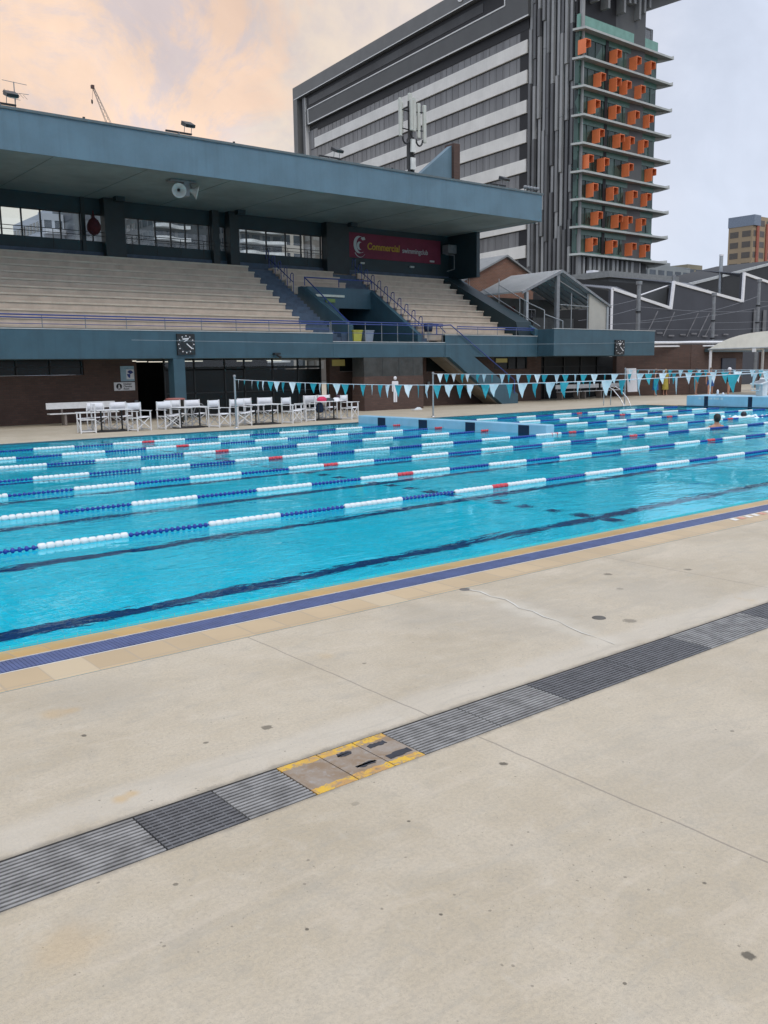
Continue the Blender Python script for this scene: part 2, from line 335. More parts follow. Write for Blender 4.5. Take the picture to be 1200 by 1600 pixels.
# ================================================================== ground, deck, pool
PX0,PX1,PY0,PY1=-12.0,38.0,6.62,26.7
gm=mat('asphalt_far',(.10,.10,.095),.9,.15,.05)
b=MB(); G=2500
for (x0,x1,y0,y1) in ((-G,G,-G,-30),(-G,G,110,G),(-G,-40,-30,110),(130,G,-30,110)): b.quad((x0,y0,-.03),(x1,y0,-.03),(x1,y1,-.03),(x0,y1,-.03),gm)
struct(b.build('ground',fix=False))
TX0,TX1,TY0,TY1=-3.56,12.4,3.25,3.62
b=MB()
def q(x0,x1,y0,y1,z=0,m=conc): b.quad((x0,y0,z),(x1,y0,z),(x1,y1,z),(x0,y1,z),m)
CY=5.65
q(-40,130,-30,TY0); q(-40,TX0,TY0,TY1); q(TX1,130,TY0,TY1); q(-40,130,TY1,CY)
q(-40,PX0-.97,CY,PY1+.02); q(PX1+.97,130,CY,PY1+.02); q(-40,130,PY1+.02,110)
deck=struct(b.build('deck',fix=False))
# drain trough below the grates
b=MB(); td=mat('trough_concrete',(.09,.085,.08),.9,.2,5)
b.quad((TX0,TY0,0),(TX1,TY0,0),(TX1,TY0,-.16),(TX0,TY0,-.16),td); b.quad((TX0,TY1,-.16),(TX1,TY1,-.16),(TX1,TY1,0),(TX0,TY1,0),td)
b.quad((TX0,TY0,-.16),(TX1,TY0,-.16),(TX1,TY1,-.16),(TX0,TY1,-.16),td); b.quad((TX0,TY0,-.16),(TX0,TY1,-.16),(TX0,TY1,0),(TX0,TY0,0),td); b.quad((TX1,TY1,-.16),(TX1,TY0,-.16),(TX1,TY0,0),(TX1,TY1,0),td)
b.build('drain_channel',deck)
# filled crack running from the coping to the drain
b=MB(); sm=mat('white_sealant',(.62,.59,.52),.6,.05,8)
cp=[(5.41,5.62),(5.45,5.45),(5.40,5.28),(5.42,5.12),(5.36,4.97),(5.30,4.86),(5.31,4.72),(5.25,4.55),(5.24,4.40),(5.18,4.25),(5.13,4.08),(5.12,3.93),(5.08,3.75)]
for k in range(len(cp)-1):
    (xa,ya),(xb,yb)=cp[k],cp[k+1]; wa=.009*(1-.05*k)+.003*math.sin(k*2.1); wb=.009*(1-.05*(k+1))+.003*math.sin((k+1)*2.1)
    b.quad((xa-wa,ya,.004),(xb-wb,yb,.004),(xb+wb,yb,.004),(xa+wa,ya,.004),sm)
b.build('filled_crack',deck)
b=MB(); b.lathe((5.41,5.66-.05,0),[(0,.006),(.03,.006),(.045,.004),(.05,0)],mat('dark_cap',(.12,.11,.1),.5),18); b.build('deck_cap',deck)
b=MB(); b.lathe((5.55,4.25,0),[(0,.005),(.05,.005),(.055,.001)],mat('dark_cap2',(.10,.09,.075),.6),20); b.build('deck_cap',deck)
# basin
tile_w=tilemat('pool_tile',(.025,.76,.92),(.30,.68,.72),.10,.06,.4)
wl=tilemat('waterline_tile',(.05,.12,.15),(.1,.15,.17),.10,.1,.4)
line_t=tilemat('lane_tile',(.006,.03,.15),(.02,.06,.16),.05,.2,.4)
FZ=-1.05
b=MB()
b.quad((PX0,PY0,FZ),(PX1,PY0,FZ),(PX1,PY1,FZ),(PX0,PY1,FZ),tile_w)
b.quad((PX0,PY0,0),(PX1,PY0,0),(PX1,PY0,FZ),(PX0,PY0,FZ),tile_w); b.quad((PX0,PY1,FZ),(PX1,PY1,FZ),(PX1,PY1,0),(PX0,PY1,0),tile_w)
b.quad((PX0,PY0,FZ),(PX0,PY1,FZ),(PX0,PY1,0),(PX0,PY0,0),tile_w); b.quad((PX1,PY1,FZ),(PX1,PY0,FZ),(PX1,PY0,0),(PX1,PY1,0),tile_w)
for (xa,ya,xb,yb) in ((PX0,PY1-.004,PX1,PY1-.004),(PX1-.004,PY0,PX1-.004,PY1),(PX0+.004,PY0,PX0+.004,PY1)): b.quad((xa,ya,-.13),(xb,yb,-.13),(xb,yb,0),(xa,ya,0),wl)
basin=struct(b.build('pool_basin',fix=False))
RY=[10.35,12.8,15.2,17.35,19.85,22.0,24.15]
LC=[8.65]+[ (RY[k]+RY[k+1])/2 for k in range(6)]+[25.4]
b=MB()
LF=[8.05+2.52*k for k in range(8)]
for y in LF:
    b.quad((PX0+2,y-.125,FZ+.004),(20.0,y-.125,FZ+.004),(20.0,y+.125,FZ+.004),(PX0+2,y+.125,FZ+.004),line_t)
    b.quad((21.6,y-.125,FZ+.004),(PX1-2,y-.125,FZ+.004),(PX1-2,y+.125,FZ+.004),(21.6,y+.125,FZ+.004),line_t)
yy=7.1
while yy<26.6:
    b.quad((10.28,yy,FZ+.008),(10.52,yy,FZ+.008),(10.52,yy+.26,FZ+.008),(10.28,yy+.26,FZ+.008),line_t); yy+=.55
b.build('lane_line',basin,fix=False)
# water surface
b=MB(); wm=watermat()
b.quad((PX0,PY0,-.035),(PX1,PY0,-.035),(PX1,PY1,-.035),(PX0,PY1,-.035),wm)
struct(b.build('water',fix=False))
# coping and overflow gutter
tan_t=tilemat('coping_tile',(.50,.375,.225),(.42,.33,.22),.30,.09,.55,spots=(.56,.46,.31))
ora_t=tilemat('edge_tile',(.54,.345,.13),(.45,.33,.2),.25,.10,.35)
gut_m=mat('gutter_blue',(.065,.095,.215),.5,.15,6,.1,60); gut_w=mat('gutter_white_lip',(.62,.60,.56),.5,.1,9)
def ring(b,o0,o1,z0,z1,m,near=True):  # strip round the pool between offsets
    x0,x1,y0,y1=PX0,PX1,PY0,PY1
    def c(o,z): return [(x0-o,y0-o,z),(x1+o,y0-o,z),(x1+o,y1+min(o,.02),z),(x0-o,y1+min(o,.02),z)]
    A=c(o0,z0);B=c(o1,z1)
    for i in (0,1,3): j=(i+1)%4; b.quad(A[i],B[i],B[j],A[j],m)
b=MB(); ring(b,0,.03,-.10,-.022,wl); ring(b,.03,.335,-.022,.006,ora_t); ring(b,.335,.35,.006,.008,gut_w); ring(b,.35,.351,.008,-.05,gut_w); ring(b,.351,.60,-.05,-.05,mat('gutter_bed',(.05,.06,.14),.7))
ring(b,.60,.601,-.05,.003,gut_w); ring(b,.601,.615,.003,.003,gut_w); ring(b,.615,.97,.003,.001,tan_t)
cop=struct(b.build('pool_coping',fix=False))
b=MB(); x=PX0
while x<PX1:
    jit=random.uniform(-.004,.004); b.box(x,x+.0245,PY0-.596+jit,PY0-.355+jit,-.02,.006,gut_m); x+=.028
b.box(PX0,PX1,PY0-.49,PY0-.44,-.03,-.004,gut_m)
b.build('gutter_grating',cop,fix=False)
b=MB(); rm=mat('faded_red_paint',(.62,.30,.22),.6,.2,20); wp=mat('faded_white_paint',(.74,.70,.64),.6,.1,20)
for k in range(13):
    x=10.35+k*.17
    b.quad((x,5.87,.006),(x+.10,5.87,.006),(x+.15,5.985,.006),(x+.05,5.985,.006),rm if k%3==1 else wp)
b.build('painted_depth_mark',cop,fix=False)
# ------------------------------------------------------------------ drain grates and cover plates
g_l=mat('grate_grey_plastic',(.24,.235,.225),.5,.28,9,.1,90); g_d=mat('grate_dark_view_tone',(.115,.115,.118),.55,.2,14,.1,90)  # darker grates: shading difference from the viewing angle is put into the colour
def grate(x0,x1,m,label,cross):
    t=thing('drain_grate',label,'drain grate',(x0,TY0,0),'grates laid end to end over the deck drain')
    b=MB(); n=13; p=(TY1-TY0-.012)/n
    for i in range(n):
        y=TY0+.006+i*p; b.box(x0+.004,x1-.004,y+p*.20,y+p*.74,-.02,-.001,m)
    b.build('slat_panel',t,fix=False)
    b=MB(); k=x0+.03
    while k<x1-.01: b.box(k,k+.006,TY0+.006,TY1-.006,-.026,-.004 if cross else -.012,m); k+=.05 if cross else .115
    b.build('cross_rib',t,fix=False)
mods=[(-3.56,-2.56,g_l,0,'light grey ribbed grate at the far left end of the deck drain'),(-2.56,-1.56,g_l,0,'light grey ribbed grate, second from the left end of the drain'),(-1.56,-.56,g_l,0,'light grey ribbed grate, third from the left end of the drain'),
(-.56,.44,g_l,0,'light grey ribbed grate left of the one cut by the picture edge'),(.44,1.44,g_l,0,'long light grey ribbed grate at the left edge of the picture'),(1.44,1.83,g_d,1,'short dark toned grate left of the yellow edged covers'),
(1.83,2.19,g_l,0,'short light grey grate touching the left side of the yellow edged covers'),(2.86,3.42,g_l,0,'light grey ribbed grate touching the right side of the yellow edged covers'),(3.42,4.01,g_l,0,'light grey grate left of the long dark pair'),
(4.01,4.76,g_d,1,'dark toned grate, nearer of the long dark pair'),(4.76,5.52,g_d,1,'dark toned grate where the white filled crack meets the drain'),(5.52,6.5,g_l,0,'light grey grate just beyond the long dark pair'),
(6.5,7.5,g_d,1,'dark grate at the right edge of the picture'),(7.5,8.5,g_l,0,'light grey grate beyond the right edge grate'),(8.5,9.5,g_l,0,'light grey grate second beyond the right edge'),(9.5,10.5,g_l,0,'light grey grate third beyond the right edge'),(10.5,11.4,g_l,0,'light grey grate fourth beyond the right edge'),(11.4,12.4,g_l,0,'light grey grate at the far right end of the drain')]
for x0,x1,m,c,l in mods: grate(x0,x1,m,l,c)
def platemat():
    m=bpy.data.materials.new('cover_plate'); m.use_nodes=True; t=m.node_tree; b=t.nodes['Principled BSDF']
    g=t.nodes.new('ShaderNodeNewGeometry'); P=g.outputs['Position']; s=t.nodes.new('ShaderNodeSeparateXYZ'); t.links.new(P,s.inputs[0])
    a=noise(P,6,5,.65,.5,nt=t); bb=noise(P,22,5,.7,.3,nt=t)
    c=mx(mr(a.outputs[0],.35,.65,nt=t),(.30,.25,.20),(.24,.165,.10),nt=t)
    c=mx(mr(bb.outputs[0],.5,.7,0,.5,nt=t),c,(.36,.34,.32),nt=t)
    jj=ma('MULTIPLY',ma('SUBTRACT',bb.outputs[0],.5,nt=t),.06,nt=t); yy=ma('ADD',s.outputs[1],jj,nt=t)
    e=ma('MAXIMUM',ma('LESS_THAN',yy,TY0+.062,nt=t),ma('GREATER_THAN',yy,TY1-.062,nt=t),nt=t)
    yc=mx(mr(noise(P,9,4,.6,0,nt=t).outputs[0],.4,.6,nt=t),(.66,.40,.035),(.48,.27,.09),nt=t)
    wear=mr(noise(P,24,5,.75,.6,nt=t).outputs[0],.50,.60,1,.18,nt=t)
    c=mx(ma('MULTIPLY',e,wear,nt=t),c,yc,nt=t)
    t.links.new(c,b.inputs['Base Color']); b.inputs['Roughness'].default_value=.6
    bp=t.nodes.new('ShaderNodeBump'); bp.inputs['Strength'].default_value=.3; bp.inputs['Distance'].default_value=.004; t.links.new(bb.outputs[0],bp.inputs['Height']); t.links.new(bp.outputs[0],b.inputs['Normal'])
    return m
pm=platemat(); tape=mat('black_tape',(.028,.03,.038),.7,.2,20)
def blobpoly(x0,x1,y0,y1,seed,z=.004,pointy=0):
    rr=random.Random(seed); pts=[]; n=9
    for i in range(n): pts.append((x0+(x1-x0)*i/(n-1),y0+rr.uniform(0,.012)*(1)+ (pointy*(y1-y0)*.5 if i in(0,n-1) else 0),z))
    for i in range(n-1,-1,-1): pts.append((x0+(x1-x0)*i/(n-1),y1-rr.uniform(0,.014)-(pointy*(y1-y0)*.45 if i in(0,n-1) else 0),z))
    return pts
covers=[(2.19,2.43,'worn yellow edged steel drain cover with no black tape, leftmost of three',[]),
 (2.43,2.66,'middle yellow edged drain cover with two ragged black tape scraps',[(2.50,2.59,3.50,3.555,1,1),(2.50,2.62,3.34,3.385,2,1)]),
 (2.66,2.86,'yellow edged drain cover with two straight black tape strips, rightmost of three',[(2.69,2.80,3.49,3.54,3,0),(2.69,2.84,3.325,3.385,4,0)])]
for x0,x1,l,tp in covers:
    t=thing('drain_cover',l,'drain cover',(x0,TY0,0),'yellow edged cover plates in the deck drain')
    b=MB(); b.box(x0+.003,x1-.003,TY0+.004,TY1-.004,-.012,.0005,pm); bevel(b.build('plate',t),.002)
    for (a,c,d,e,sd_,pt) in tp:
        b=MB(); b.prism(blobpoly(a,c,d,e,sd_,.0008,pt),(0,0,.002),tape); b.build('tape_strip',t)
# ------------------------------------------------------------------ lane ropes
def disc_run(name,L,n,r,m,gap):
    b=MB(); w_=L/n
    for i in range(n):
        x=i*w_; k=10
        rj=r*random.uniform(.93,1.05)
        if gap: prof=[(.006,x+.002),(r*.5,x+w_*.12),(rj,x+w_*.26),(rj,x+w_*.52),(r*.5,x+w_*.66),(.010,x+w_*.98)]
        else: prof=[(r*.36,x),(rj*.90,x+w_*.12),(rj,x+w_*.28),(rj,x+w_*.72),(rj*.90,x+w_*.88),(r*.36,x+w_)]
        b.lathe((0,0,0),prof,m,k,'x')
    o=b.build(name); me=o.data; bpy.data.objects.remove(o); return me
SEG=1.09
me_w=disc_run('white_run',SEG,11,.044,white_p,False); me_b=disc_run('blue_run',SEG,14,.033,bluef,True)
me_wl=disc_run('white_run_l',.85,9,.044,white_p,False); me_wr=disc_run('white_run_r',.96,10,.044,white_p,False); me_r=disc_run('red_run',.37,4,.042,redf,False); me_b2=disc_run('blue_half',.38,5,.033,bluef,True); me_rb=disc_run('red_small',.32,4,.044,redf,True)
ZR=-.012
NM=['']*4+['fifth','sixth','seventh and farthest']
names=['nearest to the camera side edge','second from the camera side edge','third from the camera side edge','fourth, passing the open end of the bulkhead','fifth, seen','sixth, seen','seventh, farthest and beside the grandstand edge,']
def rope(y,x0,x1,label,redend=None):
    t=thing('lane_rope',label,'lane rope',(x0,y,ZR),'lane ropes floating along the pool')
    b=MB(); b.tube((x0,y,ZR),(x1,y,ZR),.006,galv,6); b.build('cable',t,fix=False)
    def put(nm,me,x):
        o=bpy.data.objects.new(nm,me); COL.objects.link(o); o.parent=t; o.location=(x-x0,random.uniform(-.012,.012),random.uniform(-.004,.004)); o.rotation_euler=(random.uniform(0,6),0,random.uniform(-.006,.006))
    # pattern phase: white 9.75..11.92 with red centre
    x=10.835-1.085-SEG*40; k=0; runs=[]
    k=-40
    while True:
        xs=9.75+k*SEG if k<0 else (11.93+(k-2)*SEG)
        if k in(0,1): k+=1; continue
        xe=xs+SEG; kind=('b' if (k%2) else 'w') if k<0 else ('w' if (k%2) else 'b')
        if xs>x1: break
        if xs>=x0-.01 and xe<=x1+.01: runs.append((kind,xs,xe))
        k+=1
    for kind,xs,xe in runs:
        mid_red=abs((xs+xe)/2-21.1)<.6 and kind=='b' or abs((xs+xe)/2-30.3)<.55
        if mid_red and kind=='b': put('blue_float_run',me_b2,xs); put('red_float_run',me_rb,xs+.38); put('blue_float_run',me_b2,xs+.70)
        else: put('white_float_run' if kind=='w' else 'blue_float_run',me_w if kind=='w' else me_b,xs)
    if x0<9.75 and x1>11.93: put('white_float_run',me_wl,9.75); put('red_float_run',me_r,10.60); put('white_float_run',me_wr,10.97)
    if redend is not None: put('red_float_run',me_rb,redend)
BX0,BX1=20.25,20.6
for i,y in enumerate(RY):
    if i<4: rope(y,PX0,PX1,'float rope '+names[i],20.2 if i==3 else None)
    else:
        rope(y,PX0,BX0,'%s lane rope, ending in red at the near face of the bulkhead'%NM[i],BX0-.4)
        rope(y,BX1,PX1,'%s lane rope, running beyond the bulkhead to the end wall'%NM[i])
# ------------------------------------------------------------------ bulkheads
lb=mat('bulkhead_blue',(.30,.52,.66),.45,.08,1.5,.05,30,streak=.08); sqm=mat('target_navy',(.006,.014,.045),.5,.1,3)
t=thing('pool_bulkhead','pale blue bulkhead wall with navy squares standing in the middle of the pool','bulkhead',(BX0,22,-1.5))
b=MB(); b.box(BX0,BX1,17.55,PY1-.002,-1.04,.25,lb); bevel(b.build('wall',t),.03)
for y in (18.45,20.75,23.05,25.3):
    b=MB(); b.box(BX0-.006,BX0+.01,y-.22,y+.22,-.9,.21,sqm); b.build('target_square',t)
t=thing('end_wall','raised pale blue wall closing the far right end of the pool','pool wall',(PX1,20,-1.5))
b=MB(); b.box(PX1-.35,PX1+1.6,PY0,24.1,-1.04,.50,lb); bevel(b.build('wall',t),.03)
b=MB()
for y in (24.2,): b.box(PX1-.42,PX1-.36,PY0+.2,24.5,-.02,.03,mat('touch_strip',(.02,.05,.09),.5))
b.build('waterline_strip',t)
for y in LC[1:7]:
    b=MB(); b.box(PX1-.356,PX1-.34,y-.10,y+.10,-1.0,.48,sqm); b.build('target_square',t)
b=MB()
for i,(yy,ww) in enumerate([(23.4,.14),(23.2,.12),(23.02,.12),(22.85,.16),(22.65,.10),(22.5,.14),(22.3,.12)]): b.box(PX1-.354,PX1-.34,yy-ww/2,yy+ww/2,.33,.42,mat('worn_lettering',(.55,.62,.66),.6))
b.build('worn_lettering',t)
# ================================================================== grandstand
SY=33.5; SX0,SX1=-8.0,37.81
G=thing('grandstand','long blue grey concrete grandstand with cream bench tiers under a cantilevered roof','grandstand',(15,SY,0))
def part(b,name,par=None,bev=0):
    o=b.build(name,par or G)
    if bev: bevel(o,bev)
    return o
# roof: fascia with coping, deep soffit, upstand
b=MB(); b.box(SX0,37.86,SY-.06,43.0,9.62,10.98,soffit_m); roof=part(b,'roof')
b=MB(); b.box(SX0,37.9,SY-.12,SY-.06,9.60,10.95,blue_roof); b.box(37.86,37.92,SY-.06,42.9,9.60,10.95,blue_roof); part(b,'fascia',roof)
b=MB(); b.box(SX0,37.98,SY-.17,SY+.1,10.95,11.04,mat('roof_coping',(.10,.13,.14),.5)); part(b,'coping',roof)
b=MB()
for x in [SX0+2+i*3.6 for i in range(13)]: b.box(x,x+.02,SY+.1,40.2,9.61,9.622,mat('soffit_joint',(.10,.13,.13),.8))
part(b,'soffit_joint',roof)
# front parapet, three lengths
b=MB(); b.box(SX0,24.07,SY,SY+.25,2.48,3.55,blue_grey); part(b,'parapet',bev=.015)
b=MB(); b.box(24.07,30.95,SY,SY+.25,2.48,3.18,blue_grey); part(b,'parapet',bev=.015)
b=MB(); b.box(30.95,SX1,SY,SY+.25,2.48,3.56,blue_grey); part(b,'parapet',bev=.015)
b=MB(); b.box(SX0,24.07,SY-.015,SY+.26,3.552,3.59,mat('parapet_cap',(.40,.42,.42),.6)); b.box(24.07,30.95,SY-.015,SY+.26,3.182,3.215,mat('parapet_cap',(.4,.42,.42))); b.box(30.95,SX1,SY-.015,SY+.26,3.562,3.60,mat('parapet_cap',(.4,.42,.42))); part(b,'parapet_cap')
# projecting balcony box to the right
b=MB(); b.box(37.86,47.0,32.38,40.0,2.50,3.93,blue_grey); balc=part(b,'balcony',bev=.015)
b=MB(); b.box(37.84,47.03,32.36,32.5,3.932,3.965,mat('parapet_cap',(.4,.42,.42))); part(b,'balcony_cap',balc)
# slab underside
b=MB(); b.box(SX0,24.0,SY+.26,43,2.50,2.74,soffit_m); b.box(24.0,31.0,SY+.26,43,2.50,3.08,soffit_m); b.box(31.0,SX1,SY+.26,43,2.50,2.74,soffit_m); part(b,'floor_slab')
# bench tiers
Y0=34.25; TD=.545; RI=.335; Z0=3.72; NR=11
def ztop(i): return Z0+RI*i
def tiers(x0,x1,i0,i1,name='bench_tier'):
    for i in range(i0,i1):
        y=Y0+TD*i; b=MB(); z=ztop(i)
        b.box(x0,x1,y-.03,y+TD-.035,z-.07,z,seat_m)
        b.box(x0+.02,x1-.02,y+.012,y+TD+.03,z-RI-.06,z-.07,riser_m)
        part(b,name)
tiers(SX0,23.5,0,NR); tiers(24.95,28.65,7,NR); tiers(30.25,36.6,0,NR)
def steps(x0,x1,i0=0,i1=NR):
    b=MB()
    for k in range(i0*2,i1*2):
        y=Y0-.2+TD*.5*k; z=Z0-RI*.9+RI*.5*k; b.box(x0,x1,y,y+TD*.5+.02,z-.4,z,step_blue)
    part(b,'aisle_steps')
steps(23.52,24.93); steps(28.67,30.23,7); steps(29.75,30.23,0,7)
b=MB(); b.box(SX0,SX1-.3,Y0+TD*NR,43,7.0,7.3,step_blue); part(b,'rear_walkway')
# vomitory: tunnel mouth and its raking side walls
for x in (25.3,29.5):
    b=MB(); b.prism([(x,Y0-.35,3.1),(x,Y0-.35,3.95 if x<26 else 3.6),(x,37.75,6.02),(x,40,6.02),(x,40,3.1)],(.24,0,0),blue_grey); part(b,'tunnel_wall')
b=MB(); b.box(25.54,29.5,37.60,37.78,5.02,6.02,blue_grey); b.box(25.54,27.45,37.60,37.78,3.1,5.02,blue_grey); b.box(25.54,29.5,37.78,40,5.9,6.0,blue_grey); part(b,'tunnel_front')
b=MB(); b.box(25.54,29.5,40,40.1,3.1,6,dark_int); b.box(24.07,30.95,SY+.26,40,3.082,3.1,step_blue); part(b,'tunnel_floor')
b=MB(); b.box(24.95,25.3,Y0-.2,37.75,3.1,3.6,step_blue); 
for k in range(7): b.box(24.0,25.3,Y0-.25-.0,Y0+.05,3.1,3.2,step_blue)
part(b,'landing_step')
# right raking end wall
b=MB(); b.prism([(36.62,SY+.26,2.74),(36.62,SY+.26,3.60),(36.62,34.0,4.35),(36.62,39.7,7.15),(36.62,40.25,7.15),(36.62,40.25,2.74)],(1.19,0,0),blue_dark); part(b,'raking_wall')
b=MB(); b.prism([(37.60,33.52,3.61),(37.60,33.52,3.95),(37.60,39.7,7.17),(37.60,40.1,7.17),(37.60,40.1,6.8)],(.25,0,0),blue_grey); part(b,'raking_coping')
# back wall, columns, glazed screen
BY=40.35
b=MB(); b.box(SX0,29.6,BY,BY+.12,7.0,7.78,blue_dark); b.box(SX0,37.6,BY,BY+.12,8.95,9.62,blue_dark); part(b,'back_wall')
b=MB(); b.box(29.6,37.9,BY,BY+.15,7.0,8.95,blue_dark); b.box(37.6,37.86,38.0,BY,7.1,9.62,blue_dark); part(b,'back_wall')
b=MB(); b.box(37.95,38.5,BY-.15,43,0,9.62,brick); part(b,'end_pier')
cols=[(16.25,17.3),(23.05,23.75),(24.6,25.6),(28.0,29.9)]
colx=[(15.45,15.62,.1),(16.35,17.28,.5),(22.3-.5,22.15,.3),(22.62,23.12,.5),(28.4,29.85,.5),(10.6,11.2,.4),(4.2,5.0,.5),(-2,-1.2,.5)]
for x0,x1,d in colx:
    b=MB(); b.box(x0,x1,BY-d,BY-.003,7.0,9.62,mat('column_paint',(.015,.024,.028),.6)); part(b,'column')
for x in (17.0,23.1,29.9):
    b=MB(); b.box(x-.35,x+.05,39.2,39.55,9.42,9.62,blue_dark); part(b,'junction_box')
mull=[11.2,12.06,12.9,13.7,14.55,15.42,15.98,17.3,18.15,18.97,19.75,20.5,21.2,21.76,22.18,22.6,23.15,23.85,25.0,26.15,27.1,27.75,28.35]
b=MB()
mull2=[SX0+.86*i for i in range(22)]+mull
for x in mull2: b.box(x-.03,x+.03,BY+.02,BY+.09,7.78,8.95,black_m)
b.box(SX0,28.4,BY+.02,BY+.09,8.90,8.95,black_m); part(b,'window_frame')
b=MB(); b.box(SX0,28.4,BY+.05,BY+.056,7.78,8.9,glass); part(b,'window_pane')
b=MB()
for z in (8.14,7.98,): b.tube((SX0,BY-.25,z),(28.3,BY-.25,z),.016,black_m,6)
for x in [SX0+.5+1.2*i for i in range(31)]:
    if x<28.3: b.tube((x,BY-.25,7.3),(x,BY-.25,8.14),.014,black_m,6)
part(b,'rear_rail')
# rails on the parapet
def rail(x0,x1,zt,zb,y,step,name='railing',rails=(0,.1,.32)):
    b=MB()
    for k,dz in enumerate(rails): b.tube((x0,y,zt-dz),(x1,y,zt-dz),.026 if k<2 else .012,rail_blue,8)
    n=max(1,round((x1-x0)/step))
    for i in range(n+1):
        x=x0+(x1-x0)*i/n; b.tube((x,y,zb),(x,y,zt),.018,rail_blue if i%1 else galv_d,6)
    return part(b,name)
rail(SX0,24.0,4.07,3.58,SY+.12,1.62); rail(24.07,30.9,4.10,3.2,SY+.12,1.05,rails=(0,.1,.5)); rail(31.9,37.7,4.0,3.59,SY+.12,1.4,rails=(0,.1))
b=MB(); b.path([(25.42,34.0,4.1),(25.42,34.3,4.25),(25.42,37.65,6.45),(29.62,37.65,6.45)],.03,rail_blue); b.path([(25.42,37.65,6.05),(25.42,37.65,6.45)],.025,rail_blue); b.path([(29.62,37.65,6.05),(29.62,37.65,6.45)],.025,rail_blue); b.path([(27.5,37.65,6.05),(27.5,37.65,6.45)],.025,rail_blue)
b.path([(26.3,35.0,3.6),(26.3,37.3,5.3)],.028,rail_blue); part(b,'tunnel_rail')
def aisle_rail(x,i0,i1,hoops):
    b=MB(); zf=lambda y: Z0-RI*.9+(y-Y0+.2)*RI/TD
    y0=Y0+TD*i0; y1=Y0+TD*i1
    if not hoops: b.tube((x,y0,zf(y0)+.85),(x,y1,zf(y1)+.85),.024,rail_blue)
    i=i0
    while i<=i1:
        y=Y0+TD*i; z=zf(y)
        b.path([(x,y,z),(x,y,z+.85),(x,y+.10,z+.9),(x,y+.22,z+.85),(x,y+.30,z+.45)],.02,rail_blue,6); i+=1
    b.tube((x,y0,zf(y0)+.45),(x,y1,zf(y1)+.45),.022,rail_blue)
    part(b,'aisle_rail')
aisle_rail(24.9,6.6,10.6,True); aisle_rail(30.2,0.2,10.3,True)
# stair from the landing to the deck
b=MB(); b.prism([(30.95,SY-.02,2.475),(30.95,SY-.02,3.555),(31.2,SY-.02,3.56),(36.28,SY-.02,.50),(36.28,SY-.02,0),(35.08,SY-.02,0),(31.23,SY-.02,2.475)],(0,.28,0),blue_grey); st=part(b,'stair',bev=.008)
b=MB(); b.prism([(30.3,SY+.27,2.47),(31.2,SY+.27,3.35),(36.2,SY+.27,.32),(36.2,SY+.27,.02),(34.9,SY+.27,.02),(31.0,SY+.27,2.47)],(0,.95,0),mat('stair_soffit',(.20,.17,.13),.8,.15,2)); part(b,'stair_flight',st)
b=MB()
for k in range(18): b.box(31.2+.28*k,31.5+.28*k,SY+.02,SY+1.12,3.2-.175*k-.03,3.30-.175*k,step_blue)
part(b,'tread',st)
b=MB(); b.path([(30.3,SY-.1,3.6),(30.3,SY-.1,4.0),(31.24,SY-.1,4.06),(35.9,SY-.1,1.25),(35.9,SY-.1,.55)],.028,rail_blue)
b.path([(30.6,SY+1.1,3.2),(30.6,SY+1.1,4.1),(31.5,SY+1.1,4.12),(32.3,SY+1.1,3.5)],.025,rail_blue); part(b,'handrail',st)
# undercroft
b=MB(); b.box(SX0,15.75,36.0,36.3,0,1.89,brick); b.box(13.52,15.75,36.0,36.3,1.89,2.5,brick); b.box(15.45,15.75,36.3,41.5,0,2.5,brick); part(b,'brick_wall')
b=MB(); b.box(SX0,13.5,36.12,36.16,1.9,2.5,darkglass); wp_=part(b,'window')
b=MB()
for x in [13.46,12.2,10.9,9.6,8.3]: b.box(x-.03,x+.03,36.05,36.12,1.9,2.5,black_m)
b.box(SX0,13.5,36.05,36.12,2.2,2.24,black_m); part(b,'window_frame',wp_)
b=MB(); b.box(12.0,12.6,36.3,36.4,2.3,2.4,tube_m) ; part(b,'interior_lamp')
b=MB(); b.box(16.22,16.72,SY+.0,SY+.5,0,2.48,blue_grey); part(b,'front_column',bev=.01)
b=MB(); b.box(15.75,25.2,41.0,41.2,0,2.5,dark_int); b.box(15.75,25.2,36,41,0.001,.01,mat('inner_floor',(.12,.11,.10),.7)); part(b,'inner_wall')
b=MB()
for x in [17.0,18.4,19.9,20.9,22.4,23.8,25.1]: b.box(x-.035,x+.035,36.0,36.08,0,2.5,black_m)
b.box(17.0,25.1,36.0,36.08,2.05,2.15,black_m); b.box(17.0,25.1,36.0,36.08,1.0,1.05,black_m); b.box(17.0,25.1,36,36.08,0,.12,black_m); gf=part(b,'glazed_screen')
b=MB(); b.box(17.0,25.1,36.03,36.04,.12,2.0,darkglass); b.box(17.0,25.1,36.03,36.035,2.15,2.5,glass); part(b,'glazing',gf)
b=MB(); b.box(20.9,22.3,36.1,36.2,.1,2.1,mat('inner_poster',(.06,.07,.06),.6)); b.box(18.7,19.6,36.6,37.4,0,.95,mat('cabinet',(.05,.10,.11),.5)); part(b,'cabinet',gf)
for (x0,x1,y,z) in [(15.3,15.45,35.3,2.40),(16.3,16.9,37.5,2.40),(17.4,18.5,38.4,2.40),(18.3,19.3,36.9,2.40),(21.4,22.2,37.5,2.40),(22.6,23.4,36.8,2.40)]:
    b=MB(); b.box(x0,x1,y,y+.05,z,z+.03,tube_m); b.box(x0-.05,x1+.05,y-.03,y+.09,z+.04,z+.08,galv_d); part(b,'tube_lamp')
b=MB(); b.box(25.2,28.6,35.4,35.7,0,1.85,brick); b.box(25.2,25.8,35.4,35.7,1.85,2.5,brick); part(b,'brick_wall')
b=MB(); b.box(25.35,26.1,35.38,35.41,2.12,2.42,yellow_l); b.box(25.8,27.4,35.42,35.5,1.86,2.5,darkglass); part(b,'lit_window')
